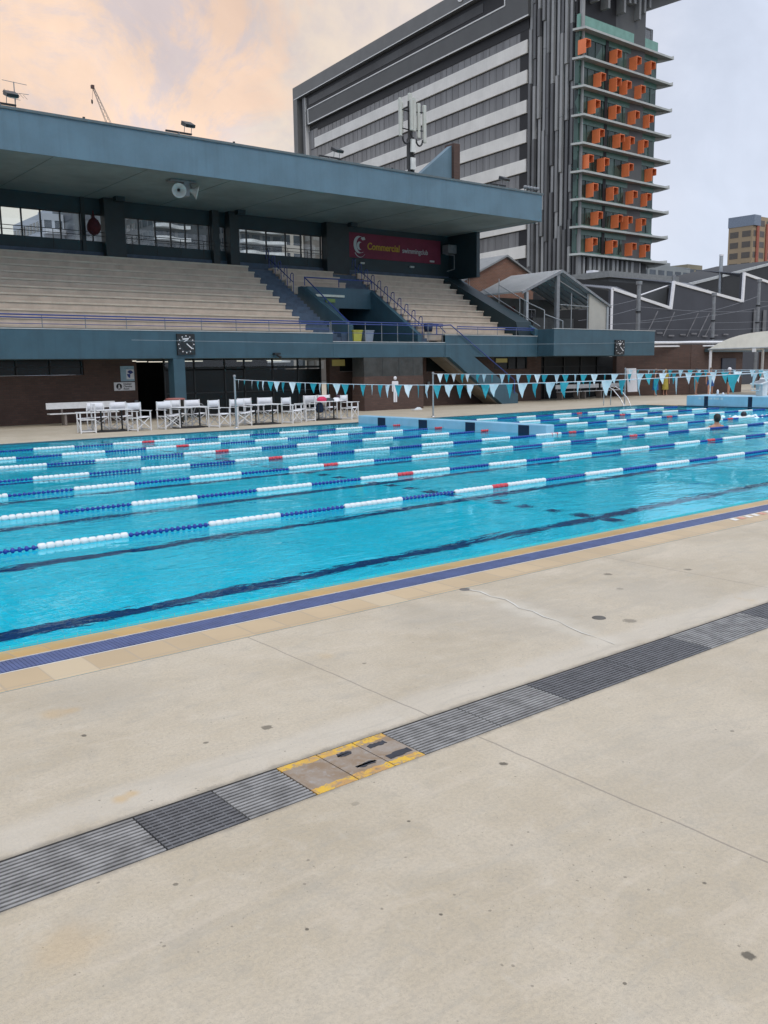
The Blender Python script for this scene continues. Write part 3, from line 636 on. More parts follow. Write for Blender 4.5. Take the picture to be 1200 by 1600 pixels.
b=MB(); b.box(25.78,29.45,SY-.04,SY+.9,0,1.60,brick); part(b,'brick_panel')
b=MB(); b.box(25.80,29.43,SY-.02,SY+.88,1.60,2.48,mat('rendered_panel',(.045,.047,.045),.8,.25,2)); 
for x in (26.9,27.9,28.8): b.box(x,x+.02,SY-.026,SY-.02,1.62,2.46,black_m)
part(b,'rendered_panel')
b=MB(); b.box(29.45,35.9,35.2,35.5,0,2.5,brick); part(b,'brick_wall')
b=MB(); b.box(31.2,32.4,35.12,35.2,1.78,2.5,darkglass); part(b,'window')
b=MB(); b.box(35.9,40.4,35.5,35.8,0,1.84,brick); b.box(35.9,36.5,35.5,35.8,1.84,2.5,brick); b.box(39.2,40.4,35.5,35.8,1.84,2.5,brick); part(b,'brick_wall')
b=MB(); b.box(36.5,39.2,35.58,35.64,1.84,2.5,darkglass); w_=part(b,'window')
b=MB(); 
for x in (36.5,37.7,38.4,39.2): b.box(x-.03,x+.03,35.52,35.58,1.84,2.5,black_m)
part(b,'window_frame',w_)
b=MB(); b.box(36.7,37.6,35.54,35.57,2.2,2.42,yellow_l); part(b,'lit_window')
b=MB(); b.box(40.4,48.6,36.4,36.5,0,2.5,dark_int)
for x in (41.6,43.4,45.0,46.6): b.box(x,x+.08,36.3,36.4,0,2.5,black_m)
b.box(40.4,47.4,36.3,36.4,1.9,1.96,black_m); part(b,'roller_door')
# right hand walls beyond the stand
W=thing('brick_boundary_wall','long brown brick wall behind the shallow end with a pale gutter along its top','wall',(52,33,0))
b=MB(); b.box(47.4,48.2,35.4,35.7,0,3.2,brick); b.prism([(48.0,35.6,0),(52.0,33.1,0),(52.2,33.4,0),(48.2,35.9,0)],(0,0,3.2),brick); b.box(52.05,58.0,33.1,33.4,0,3.2,brick); b.box(58.0,58.3,33.1,40,0,3.2,brick); b.box(58.3,61,39.5,40,0,3.2,dark_int); b.box(61,80,33.1,33.4,0,3.2,brick); b.build('wall',W)
b=MB(); b.tube((47.2,34.4,3.30),(56,32.6,3.36),.085,white_m,8); b.tube((47.2,34.4,3.07),(56,32.6,3.12),.05,white_m,8); b.build('gutter',W)
b=MB(); b.box(55.6,57.3,33.0,33.08,1.3,2.3,mat('shutter_navy',(.022,.03,.05),.5)); b.build('shutter',W)
b=MB(); b.box(53.5,62,32.6,33.05,2.72,2.95,mat('awning_beam',(.05,.08,.09),.5)); b.build('beam',W)
b=MB(); b.box(58.5,59.6,36,36.8,0,2.2,mat('door_dark',(.05,.055,.055),.6)); b.box(59.8,60.6,36.5,37,0,2.0,mat('door_teal',(.04,.12,.15),.6)); b.build('door',W)
# ------------------------------------------------------------------ things fixed to the stand
def sign_clock(x0,x1,z0,z1,y,label,wall):
    t=thing('pace_clock',label,'clock',((x0+x1)/2,y,z0),'pace clocks on the blue parapet')
    b=MB(); b.box(x0,x1,y-.09,y-.005,z0,z1,black_m); b.build('case',t)
    cx,cz=(x0+x1)/2,(z0+z1)/2; r=(x1-x0)*.43
    for k in range(12):
        b=MB(); a=R(30*k); px,pz=cx+r*math.sin(a),cz+r*math.cos(a); b.lathe((px,y-.092,pz),[(.0,-.004),(.026,-.004),(.026,.002)],white_m,8,'y'); b.build('hour_dot',t)
    b=MB(); b.path([(cx+r*.86*math.sin(R(12*k)),y-.093,cz+r*.86*math.cos(R(12*k))) for k in range(31)],.004,galv_d,4); b.build('dial_ring',t)
    b=MB(); a=R(125); 
    b.prism([(cx-.0,y-.10,cz+.015),(cx+.02,y-.10,cz+.04),(cx+r*.92*math.sin(a)+.01,y-.10,cz+r*.92*math.cos(a)+.02),(cx+r*.9*math.sin(a)-.02,y-.10,cz+r*.9*math.cos(a)-.015)],(0,-.01,0),white_m); b.build('hand',t)
    b=MB(); b.prism([(cx-.17,y-.094,cz+.23),(cx+.13,y-.094,cz+.25),(cx+.10,y-.094,cz+.20),(cx-.15,y-.094,cz+.185)],(0,-.005,0),white_m)
    b.prism([(cx+.10,y-.094,cz+.19),(cx-.02,y-.094,cz+.12),(cx-.12,y-.094,cz+.10),(cx-.03,y-.094,cz+.17)],(0,-.005,0),white_m); b.build('maker_mark',t)
    return t
sign_clock(16.39,17.16,2.62,3.45,SY,'square black pace clock with white dots on the blue parapet above the dark doorway','p')
sign_clock(43.1,43.95,2.55,3.38,32.38,'square black pace clock on the front of the projecting blue balcony at right','b')
# banner
t=thing('club_banner','dark maroon swimming club banner with yellow and white lettering at the back of the stand','banner',(33.3,BY-.02,8))
b=MB(); b.box(30.0,36.9,BY-.05,BY-.01,7.98,9.30,maroon); b.build('cloth',t)
b=MB()   # big gothic style C: outer crescent, inner crescent, flag stroke and tail
ck=[0]
def cres(cx,cz,ro,ri,dx,a0,a1,z=0):
    pts=[];n=22; ck[0]+=1; e_=.011*ck[0]
    for i in range(n+1):
        a=R(a0+(a1-a0)*i/n); pts.append((cx+ro*.8*math.cos(a),BY-.045-e_,cz+ro*math.sin(a)))
    for i in range(n,-1,-1):
        a=R(a0+(a1-a0)*i/n); pts.append((cx+dx+ri*.8*math.cos(a),BY-.045-e_,cz+ri*math.sin(a)))
    m_=len(pts)//2
    for i in range(m_-1): b.prism([pts[i],pts[i+1],pts[-2-i],pts[-1-i]],(0,-.01,0),bann_w)
cres(30.85,8.68,.46,.42,.16,55,300); cres(30.88,8.62,.22,.19,.12,80,285)
b.prism([(30.98,BY-.055,9.02),(31.22,BY-.055,9.12),(31.30,BY-.055,8.98),(31.12,BY-.055,8.92)],(0,-.01,0),bann_w)
cres(30.9,8.55,.55,.52,.02,215,320)
b.build('emblem_letter_c',t)
textmesh('word',"Commercial",.52,bann_y,(31.42,BY-.056,8.47),t,bold=.010,sx=.90,shear=.10)
textmesh('word',"swimmingclub",.40,bann_w,(33.95,BY-.056,8.45),t,sx=.86,bold=.002)
b=MB(); b.box(36.05,36.4,BY-.056,BY-.05,8.06,8.16,bann_w); b.build('small_mark',t)
# air conditioner beside it
t=thing('air_conditioner','grey wall mounted air conditioning box on a bracket right of the maroon banner','air conditioner',(37.2,BY-.4,8.6))
b=MB(); b.box(36.9,37.55,BY-.75,BY-.2,8.55,9.05,galv_d); bevel(b.build('case',t),.03)
b=MB(); b.path([(36.9,BY-.5,8.5),(37.58,BY-.5,8.5),(37.58,BY-.5,7.7),(37.0,BY-.5,7.55)],.03,galv_d); b.build('bracket',t)
for i,x in enumerate((30.9,34.5)):
    t=thing('wall_light','small pale bulkhead light under the banner, %s of two'%('left' if i==0 else 'right'),'light fitting',(x,BY,7.7),'small lights under the banner')
    b=MB(); b.box(x,x+.3,BY-.12,BY-.01,7.66,7.76,mat('light_case',(.45,.47,.45),.5)); bevel(b.build('case',t),.02)
# exit sign in the tunnel mouth
t=thing('exit_light','white tube light with a green sign box below on the tunnel front wall','light fitting',(27,37.58,5.5))
b=MB(); b.box(26.0,27.75,37.52,37.59,5.55,5.66,mat('batten',(.55,.58,.5),.4)); b.build('batten',t)
b=MB(); b.box(26.6,27.15,37.50,37.59,5.28,5.46,emat('exit_green',(.12,.20,.05),.08)); b.build('sign_box',t)
# changing room signs
t=thing('changing_room_sign','white sign reading Disabled Changing Room with a black round symbol on the brick wall','sign',(15.1,35.98,1.2))
b=MB(); b.box(14.72,15.62,35.97,35.995,1.22,1.56,white_m); b.build('board',t)
b=MB(); b.lathe((14.93,35.968,1.39),[(0,-.002),(.125,-.002),(.125,.002)],black_m,24,'y'); b.lathe((14.93,35.965,1.44),[(0,-.002),(.03,-.002),(.03,.001)],white_m,12,'y'); b.box(14.90,14.96,35.962,35.966,1.33,1.41,white_m); b.box(14.86,15.0,35.962,35.966,1.31,1.335,white_m); b.build('wheelchair_symbol',t)
for k,s in enumerate(('Disabled','Changing','Room')): textmesh('text_line',s,.105,black_m,(15.12,35.966,1.455-.098*k),t,ext=.002,bold=.002,sx=.95)
t=thing('pool_notice','pale blue notice with a round navy and white emblem above the changing room sign','sign',(15.35,35.98,1.6))
b=MB(); b.box(15.03,15.62,35.97,35.995,1.60,2.22,mat('notice_blue',(.28,.42,.50),.5)); b.build('board',t)
b=MB(); b.box(15.27,15.60,35.962,35.969,1.68,2.08,white_m); b.build('emblem_card',t)
b=MB(); nv=mat('emblem_navy',(.03,.05,.22),.5)
for a0,a1 in ((20,160),(175,268)):
    pts=[(15.44,35.958,1.89)]+[(15.44+.14*math.cos(R(a)),35.958,1.89+.16*math.sin(R(a))) for a in range(a0,a1,10)]; b.prism(pts,(0,-.003,0),nv)
b.build('round_emblem',t)
textmesh('heading','POOL',.07,mat('notice_text',(.08,.14,.18),.6),(15.2,35.966,2.11),t,ext=.002)
# male toilet figure on the brick panel
t=thing('male_symbol','white standing man symbol fixed to the brown brick panel under the flags','sign',(27.63,SY-.05,.35))
b=MB(); x=27.63; y=SY-.075
b.lathe((x,y,1.50),[(0,-.01),(.09,-.01),(.09,.02)],white_m,18,'y')
b.prism([(x-.17,y,1.36),(x+.17,y,1.36),(x+.19,y,1.30),(x+.19,y,.88),(x+.14,y,.86),(x+.13,y,1.22),(x+.11,y,1.22),(x+.10,y,.36),(x+.015,y,.36),(x+.012,y,.84),(x-.012,y,.84),(x-.015,y,.36),(x-.10,y,.36),(x-.11,y,1.22),(x-.13,y,1.22),(x-.14,y,.86),(x-.19,y,.88),(x-.19,y,1.30)],(0,.03,0),white_m); b.build('figure',t)
# small switch boxes
for i,(x,y,z,l) in enumerate([(17.45,40.9,1.2,'small pale switch box inside the dark doorway'),(31.2,35.15,1.0,'small pale switch box on the brick wall left of the stair'),(15.55,35.96,.55,'small pale tap box low on the brick pier behind the chairs')]):
    t=thing('switch_box',l,'switch box',(x,y,z)); b=MB(); b.box(x,x+.16,y-.06,y,z,z+.26,galv_d); bevel(b.build('case',t),.02)
# horn speakers under the roof
def horn(o,d,up_,name):
    t=thing('horn_speaker',name,'loudspeaker',o,'horn loudspeakers under the roof edge')
    b=MB(); prof=[(.05,-.30),(.07,-.15),(.11,-.03),(.18,.08),(.27,.16),(.29,.17),(.27,.165),(.16,.07),(.08,-.04),(.03,-.1)]
    b.lathe((0,0,0),prof,mat('horn_grey',(.50,.52,.50),.45,.08,5),24,'z'); b.lathe((0,0,0),[(.0,-.46),(.1,-.45),(.11,-.3),(.05,-.29)],galv_d,16,'z'); b.lathe((0,0,0),[(0,.0),(.05,-.01),(.06,-.05)],black_m,12,'z')
    Q=Vector(d).to_track_quat('Z','Y').to_matrix(); b.v=[tuple(Q@Vector(v)+Vector(o)) for v in b.v]
    b.build('horn',t)
    b=MB(); b.tube((o[0],o[1]+.15,o[2]+.05),(o[0],o[1]+.2,9.62),.03,galv_d); b.build('bracket',t)
horn((17.35,34.55,9.20),(-.42,-1,-.30),0,'large pale horn loudspeaker facing the pool under the roof edge')
horn((18.0,34.55,9.22),(1,-.55,-.32),0,'pale horn loudspeaker turned to the right beside the one facing the pool')
t=thing('speaker_bracket','dark flat bracket plate holding the horn loudspeakers to the soffit','bracket',(17.6,34.6,9.5))
b=MB(); b.box(17.0,18.1,34.5,34.9,9.52,9.60,galv_d); b.box(17.55,17.8,34.5,34.9,9.0,9.52,galv_d); b.build('plate',t)
# roof floodlights
def flood(x,y_,label,bar=1.1,rot=0):
    y=33.62; t=thing('roof_floodlight',label,'floodlight',(x,y,11.04),'floodlights along the roof edge')
    b=MB(); b.tube((x,y,11.0),(x,y,11.16),.05,galv_d); b.box(x-bar*.5,x+bar*.5,y-.04,y+.04,11.14,11.20,black_m); b.build('mount_bar',t)
    b=MB(); hx=x+bar*.35
    b.tube((hx-.15,y,11.2),(hx-.15,y-.05,11.42),.012,galv_d,6); b.tube((hx+.15,y,11.2),(hx+.15,y-.05,11.42),.012,galv_d,6); b.build('yoke',t)
    b=MB(); b.prism([(hx-.20,y-.25,11.36),(hx-.20,y-.30,11.46),(hx-.20,y+.10,11.66),(hx-.20,y+.16,11.52)],(.40,0,0),black_m); hd=b.build('lamp_head',t)
    b=MB(); b.prism([(hx-.17,y-.24,11.355),(hx-.17,y+.13,11.50),(hx-.17,y+.135,11.49),(hx-.17,y-.235,11.345)],(.34,0,0),mat('lamp_lens',(.5,.5,.47),.3)); b.build('lens',hd)
flood(10.3,34.2,'black floodlight on the roof edge at the far left beside the aerial'); flood(17.0,34.2,'black floodlight on the roof edge above the horn loudspeakers'); flood(24.2,34.2,'black floodlight on the roof edge in front of the grey tower'); flood(34.8,34.0,'low dark floodlight on the roof edge in front of the brick pier')
t=thing('corner_light_cluster','cluster of small dark lamps at the right hand end of the roof','floodlight',(37.6,33.8,11.04))
b=MB()
for i in range(5): 
    x=36.9+.24*i; b.lathe((x,33.7,11.30),[(0,-.10),(.09,-.09),(.10,.02),(.0,.04)],galv_d,10,'y'); b.tube((x,33.7,11.04),(x,33.75,11.25),.015,black_m,6)
b.tube((36.8,33.8,11.12),(38.1,33.8,11.12),.03,black_m); b.build('lamp_row',t)
for i,x in enumerate((13.35,19.6,28.0)):
    t=thing('roof_pin','tiny dark pin on the roof edge, %s'%('left of the crane','right of the horn loudspeakers','left of the antenna mast')[i],'roof fixing',(x,33.9,11.04),'small pins on the roof edge')
    b=MB(); b.tube((x,33.9,11.02),(x,33.9,11.20),.03,black_m); b.lathe((x,33.9,11.2),[(.05,0),(.05,.04),(0,.05)],black_m,8); b.build('pin',t)
# tv aerial
t=thing('tv_aerial','thin branching television aerial standing on the roof at far left','aerial',(11.05,34.3,11))
b=MB(); b.tube((11.05,34.3,11.0),(11.05,34.3,12.15),.018,galv_d,6); b.build('mast',t)
b=MB(); b.tube((10.65,34.3,12.15),(11.5,34.3,12.12),.010,galv_d,5); b.tube((10.7,34.5,11.82),(11.45,34.0,11.72),.010,galv_d,5)
for k in range(6):
    x=10.75+.13*k; b.tube((x-.10,34.15,11.80-.02*k+.02),(x+.12,34.4,11.78-.02*k-.02),.006,galv_d,4)
b.tube((10.75,34.1,11.55),(11.3,34.5,11.62),.008,galv_d,4); b.build('element',t)
# phone mast
t=thing('phone_mast','lattice phone mast with tall pale panel antennas on the stand roof','antenna mast',(35.2,41,11))
b=MB()
for dx,dy in ((-.16,-.16),(.16,-.16),(0,.16)): b.tube((35.2+dx,41+dy,11),(35.2+dx,41+dy,15.0),.035,black_m,6)
b.box(35.04,35.36,40.9,41.1,13.0,14.9,mat('mast_dark',(.03,.03,.03),.6))
z=11
while z<14.9: b.tube((35.04,40.84,z),(35.36,40.84,z+.3),.02,black_m,5); b.tube((35.36,40.84,z+.3),(35.04,40.84,z+.6),.02,black_m,5); z+=.6
b.box(35.1,35.3,40.85,41.05,14.9,16.95,mat('mast_dark',(.03,.03,.03),.6)); b.build('mast_frame',t)
pa=mat('antenna_panel',(.50,.51,.46),.5,.06,4)
for (dx,dy,z0,z1,ww) in [(-.78,-.1,14.95,17.0,.20),(-.45,.2,15.2,16.9,.24),(.12,-.25,15.3,17.1,.28),(.55,-.15,15.0,16.9,.26),(.86,-.3,14.75,16.8,.26),(.30,.3,16.4,17.5,.30),(-.12,-.3,15.3,17.0,.20)]:
    b=MB(); b.box(35.2+dx-ww*.4,35.2+dx+ww*.4,41+dy-.08,41+dy+.08,z0,z1,pa); bevel(b.build('panel_antenna',t),.03)
for z in (15.4,16.4): b=MB(); b.path([(34.42,40.9,z),(35.2,41,z),(36.06,40.7,z)],.035,black_m,6); b.build('cross_arm',t)
for sx in (-1,1):
    b=MB(); pts=[(35.2+sx*(.75-.25*(1-math.cos(a))),40.75,14.9-.35*math.sin(a)) for a in [i*math.pi/8 for i in range(9)]]
    b.path(pts,.05,black_m,7); b.path([pts[-1],(35.2+sx*.15,40.85,14.4)],.05,black_m,7); b.build('cable_loop',t)
for (z0,z1) in ((14.15,14.85),(13.2,13.85)):
    b=MB(); b.box(35.06,35.36,40.68,40.80,z0,z1,mat('radio_unit',(.62,.63,.60),.5)); b.build('radio_box',t)
b=MB(); b.tube((34.0,40.7,11),(35.0,41,13.2),.03,galv); b.tube((36.4,40.7,11),(35.4,41,12.6),.03,galv); b.build('brace',t)
t=thing('roof_fin_wall','blue triangular wall ending in a brown brick pier on the stand roof','roof wall',(38,41.3,11))
b=MB(); b.prism([(36.0,41.3,11),(36.0,41.3,13.0),(38.75,41.3,15.1),(38.75,41.3,11)],(0,.4,0),blue_roof); b.build('fin',t)
b=MB(); b.box(38.76,39.25,41.1,41.9,9,15.2,brick); b.build('pier',t)
# bins on the landing
for (x,m,l) in ((25.72,mat('bin_yellow',(.40,.38,.06),.5,.08,4),'yellow bin standing behind the low parapet on the landing'),(26.4,mat('bin_grey',(.22,.26,.32),.5,.08,4),'pale grey bin right of the yellow bin on the landing')):
    t=thing('rubbish_bin',l,'bin',(x,34.0,3.1),'bins on the stand landing')
    b=MB(); b.prism([(x-.22,33.82,3.1),(x+.22,33.82,3.1),(x+.22,34.22,3.1),(x-.22,34.22,3.1)],(0,0,.02),m)
    vs=[(x-.2,33.84,3.1),(x+.2,33.84,3.1),(x+.2,34.2,3.1),(x-.2,34.2,3.1),(x-.26,33.78,3.72),(x+.26,33.78,3.72),(x+.26,34.26,3.72),(x-.26,34.26,3.72)]
    b.add(vs,[(0,1,5,4),(1,2,6,5),(2,3,7,6),(3,0,4,7),(0,3,2,1)],m); b.build('body',t)
    b=MB(); b.box(x-.28,x+.28,33.76,34.28,3.70,3.75,m); bevel(b.build('rim',t),.01)
t=thing('litter_basket','dark blue litter basket hooked beside the lowest aisle rail of the right seats','bin',(30.55,34.3,3.9))
b=MB(); b.lathe((30.5,34.25,3.75),[(0,0),(.2,0),(.25,.42),(.23,.42),(.19,.03)],mat('basket_blue',(.015,.03,.08),.5),16); b.build('body',t)
t=thing('hung_cloth','dark red rounded bundle hanging in front of the rear windows beside a column','cloth bundle',(15.8,BY-.5,8))
b=MB(); b.lathe((15.83,BY-.5,8.0),[(0,-.05),(.16,.0),(.29,.18),(.30,.38),(.20,.60),(.07,.70),(.03,1.0)],mat('dark_red_cloth',(.06,.008,.012),.9,.2,6),14); b.build('bundle',t)
# small camera under the parapet
t=thing('security_camera','small dark security camera under the parapet above the chairs','camera',(21.0,33.4,2.5)); b=MB(); b.box(20.85,21.15,33.3,33.49,2.62,2.70,black_m); b.tube((21,33.35,2.6),(21.05,33.15,2.5),.05,black_m); b.build('body',t)
# galvanised rails on the raking wall and balcony
t=thing('balcony_handrail','galvanised handrail sloping down the end wall to the projecting balcony','handrail',(37.9,36,5))
b=MB(); zz=lambda y:3.95+(y-33.5)*.52
b.path([(37.72,40.1,7.2),(37.72,40.1,8.3),(37.72,39.4,8.0),(37.72,38.6,7.5)],.025,galv)
for i in range(7): y=39.9-.2*i; b.tube((37.72,y,zz(y)),(37.72,y,zz(y)+.95),.01,galv,5)
b.path([(38.0,36.6,6.55),(38.0,34.2,5.35),(38.0,33.2,4.95),(38.0,33.2,3.96)],.028,galv); b.path([(37.9,37.8,6.4),(37.9,33.4,4.1)],.028,galv)
b.path([(38.0,33.2,4.75),(39.3,33.0,4.4),(39.3,33.0,3.98)],.025,galv); b.tube((38.0,36.6,5.5),(38.0,36.6,6.9),.025,galv); b.tube((38.0,35.0,4.8),(38.0,35.0,5.75),.02,galv)
b.build('rail',t)
# overhead cable sagging across the parapets
t=thing('overhead_cable','thin pale cable sagging across the front of the blue parapet','cable',(30,32.5,3))
b=MB(); pts=[]
for i in range(41):
    u=i/40; pts.append((14+46*u,32.3-.0*u,3.0+.5*u-.28*math.sin(math.pi*u)+.15)) 
b.path(pts,.008,mat('cable_grey',(.25,.3,.33),.6),5); b.build('cable',t)
# ================================================================== office tower behind the stand
P1=(96.0,87.6); au=R(6.0); U=(math.sin(au),math.cos(au)); UO=(-U[1],U[0])      # left face axis, outward normal
CN=(94.95,77.58); av=R(89.3); V=(math.sin(av),math.cos(av)); VO=(V[1],-V[0])   # right face axis, outward normal
if VO[1]>0: VO=(-VO[0],-VO[1])
T=thing('office_tower','tall grey office tower with white banded side and orange hooded windows behind the stand','office tower',(95,78,0))
def prt(b,n,par=None): return b.build(n,par or T)
tw_white=mat('tower_white_band',(.74,.72,.67),.6,.08,.25,streak=.10)
tw_grey=mat('tower_cladding',(.085,.088,.088),.55,.08,.3)
tw_frame=mat('tower_frame_grey',(.14,.142,.14),.5,.08,.3)
tw_trim=mat('tower_white_trim',(.70,.70,.68),.5,.03,1)
tw_black=mat('tower_recess',(.012,.012,.014),.6,.1,1)
def winmat(name,col,sc,dark,hor=False):
    m=bpy.data.materials.new(name); m.use_nodes=True; t=m.node_tree; b=t.nodes['Principled BSDF']
    g=t.nodes.new('ShaderNodeNewGeometry'); s=vm('MULTIPLY',g.outputs['Position'],(sc,sc,.01 if not hor else .294),nt=t)
    n=noise(s.outputs[0],1.0,2,.5,0,nt=t); v=t.nodes.new('ShaderNodeTexVoronoi'); v.inputs['Scale'].default_value=1.6; t.links.new(s.outputs[0],v.inputs['Vector'])
    sc_=t.nodes.new('ShaderNodeSeparateColor'); t.links.new(v.outputs['Color'],sc_.inputs[0])
    c=mx(mr(sc_.outputs[0],.2,.8,nt=t),col,dark,nt=t); c=mx(mr(n.outputs[0],.4,.7,0,.5,nt=t),c,dark,nt=t)
    t.links.new(c,b.inputs['Base Color']); b.inputs['Roughness'].default_value=.25; b.inputs['Specular IOR Level'].default_value=.5
    return m
tw_win=winmat('tower_window',(.215,.212,.208),.5,(.165,.162,.16))
gr_win=winmat('green_window',(.060,.115,.095),.55,(.012,.030,.026),True)
gr_spand=mat('green_spandrel',(.060,.145,.115),.3,.15,.8,spec=.6); gr_top=mat('green_parapet_glass',(.16,.33,.27),.25,.12,.8,spec=.6)
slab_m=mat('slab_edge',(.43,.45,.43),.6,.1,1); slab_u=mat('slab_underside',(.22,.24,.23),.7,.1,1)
oran=mat('orange_hood',(.80,.21,.075),.5,.06,1.2); oran_d=mat('orange_hood_inner_shaded',(.62,.16,.055),.6,.08,1.2)  # inner hood faces: their shade is put into a darker orange
b=MB(); b.obox(P1,U,UO,-8.9,66.2,-13,-.7,0,55.4,tw_grey); prt(b,'core')
b=MB(); b.obox(CN,V,VO,2.2,16.3,-10,-.7,0,47,tw_grey); b.obox(CN,V,VO,3.2,13,-20,-.5,44,55,tw_grey); prt(b,'core')
b=MB(); b.obox(P1,U,UO,-.3,62.2,-.7,-.35,5,46.95,tw_win); prt(b,'window_band')
zt=[45.23-3.81*k for k in range(10)]
for k,z in enumerate(zt):
    b=MB(); t1=59-.0*k if k>0 else 59; b.obox(P1,U,UO,0,59.5 if k<2 else 61.5,-.35,-.05,z-1.66,z,tw_white); prt(b,'white_band')
b=MB(); 
for k,z in enumerate(zt+[49.04]):
    b.obox(P1,U,UO,0,61.5,-.35,-.31,z-1.80,z-1.67,tw_black)
b.obox(P1,U,UO,-.2,58.5,-.345,-.25,46.55,47.94,tw_black); b.obox(P1,U,UO,.0,1.6,-.36,-.28,5,47,tw_black); prt(b,'shadow_gap')
tt=0.9
while tt<61:
    b=MB(); b.obox(P1,U,UO,tt,tt+.06,-.355,-.312,5,46.9,mat('mullion_grey',(.155,.153,.15),.5)); prt(b,'mullion')
    tt+=1.45
b=MB(); b.obox(P1,U,UO,-.6,62.0,-.7,.35,47.95,50.6,tw_grey); b.obox(P1,U,UO,-.6,4.1,-.7,.35,50.6,53.2,tw_grey); prt(b,'box_fascia')
b=MB(); b.obox(P1,U,UO,4.1,62,-.7,.1,50.6,53.2,tw_black); b.obox(P1,U,UO,9,61,-.4,.15,51.4,52.6,mat('louvre_grey',(.05,.052,.054),.5,.4,.12)); prt(b,'louvre_strip')
b=MB(); b.obox(P1,U,UO,-.6,66.2,-.7,.8,53.4,55.6,tw_frame); b.obox(P1,U,UO,-.6,66.2,-.7,.6,53.2,53.4,tw_grey); b.obox(P1,U,UO,64.6,66.2,-.7,.8,10,53.4,tw_frame); b.obox(P1,U,UO,62.3,63.3,-.7,.3,10,53.2,tw_frame); prt(b,'frame')
b=MB(); b.obox(P1,U,UO,-.7,60.9,.36,.42,47.90,48.08,tw_trim); b.obox(P1,U,UO,4.1,61.2,.36,.42,50.55,50.72,tw_trim); b.obox(P1,U,UO,4.0,4.18,.36,.42,50.6,53.2,tw_trim); b.obox(P1,U,UO,-.6,65.8,.81,.86,53.32,53.46,tw_trim); b.obox(P1,U,UO,60.9,61.1,.36,.42,48.0,50.6,tw_trim); b.obox(P1,U,UO,62.2,62.32,-.6,.34,30,53,tw_trim); prt(b,'white_trim')
b=MB()
def ringp(t0,z0,r,w_):
    pts=[(t0+r*math.cos(a),z0+r*math.sin(a)) for a in [i*math.pi/12 for i in range(25)]]; q_=[(t0+(r-w_)*math.cos(a),z0+(r-w_)*math.sin(a)) for a in [i*math.pi/12 for i in range(25)]]
    f=lambda p:(P1[0]+U[0]*p[0]+UO[0]*.85,P1[1]+U[1]*p[0]+UO[1]*.85,p[1])
    for i in range(24): b.prism([f(pts[i]),f(pts[i+1]),f(q_[i+1]),f(q_[i])],(UO[0]*.1,UO[1]*.1,0),tw_trim)
ringp(13.2,54.75,.75,.25); prt(b,'roof_emblem')
rr=random.Random(3)
b=MB(); fl=mat('fin_light',(.30,.305,.30),.45,.1,.4); fd=mat('fin_dark',(.11,.112,.115),.45,.1,.4); fm=mat('fin_mid',(.20,.205,.205),.45,.1,.4)
b.obox(P1,U,UO,-9.9,-.3,-.7,-.3,4,58,tw_black); prt(b,'fin_backing')
tt=-.35; k=0
while tt>-9.9:
    b=MB(); z=4+rr.uniform(0,6)
    while z<56:
        h=rr.choice([3.4,6.8,10.2,13.6]); d0=rr.choice([-.16,-.02,.08,.16]); m=[fl,fl,fm,fd][rr.randrange(4)]
        b.obox(P1,U,UO,tt-.62,tt-.18,-.3,d0,z,min(57,z+h-.05),m); z+=h
    prt(b,'facade_fin'); tt-=.86; k+=1
# right face
b=MB(); b.obox(CN,V,VO,-.2,16.4,-.7,-.05,16.1,43.2,gr_win); prt(b,'green_glazing')
for k in range(9):
    z=16.05+3.4*k
    b=MB(); c=lambda a,o,zz:(CN[0]+V[0]*a+VO[0]*o,CN[1]+V[1]*a+VO[1]*o,zz)
    b.add([c(-.9,-.6,z),c(16.4,-.6,z),c(18.9,1.0,z),c(-.35,1.0,z),c(-.9,-.6,z+.26),c(16.4,-.6,z+.26),c(18.9,1.0,z+.26),c(-.35,1.0,z+.26)],[(4,5,6,7),(0,1,5,4),(1,2,6,5),(2,3,7,6),(3,0,4,7)],slab_m)
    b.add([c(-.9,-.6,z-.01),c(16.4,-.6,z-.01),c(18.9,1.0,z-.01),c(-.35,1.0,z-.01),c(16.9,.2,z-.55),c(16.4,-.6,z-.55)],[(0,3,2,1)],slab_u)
    b.prism([c(16.4,-.6,z),c(18.9,.98,z),c(17.2,.3,z-.5),c(16.4,-.3,z-.6)],(VO[0]*-.3,VO[1]*-.3,0),slab_m)
    b.prism([c(18.55,.97,z+.265),c(18.88,.99,z+.265),c(18.88,.99,z+.5)],(VO[0]*-1.2,VO[1]*-1.2,0),slab_m)
    prt(b,'floor_ledge')
    if k<8:
        b=MB(); b.obox(CN,V,VO,-.25,16.45,-.05,.05,z+.26,z+.62,gr_spand); b.obox(CN,V,VO,-.25,16.45,-.05,.04,z+2.7,z+3.38,gr_spand)
        x=0
        while x<16.5: b.obox(CN,V,VO,x,x+.05,-.05,.03,z+.55,z+2.75,mat('green_mullion',(.04,.07,.06),.5)); x+=1.5
        b.obox(CN,V,VO,5.0,5.6,-.05,.08,z+.5,z+3.3,tw_black); prt(b,'spandrel')
b=MB(); b.obox(CN,V,VO,-.45,16.4,-.3,.1,43.35,45.15,gr_top); prt(b,'parapet_glass')
hood=[[1.65,5.9,10.19,13.32],[2.64,6.96,9.14,12.21],[1.54,5.79,10.09,13.27],[.5,3.73,9.03,14.28],[2.62,6.92,9.11,12.2],[1.6,5.92,10.09,13.27],[2.63,5.9,8.12,11.23],[-.54,5.83,10.12,13.32]]
hb=MB(); 
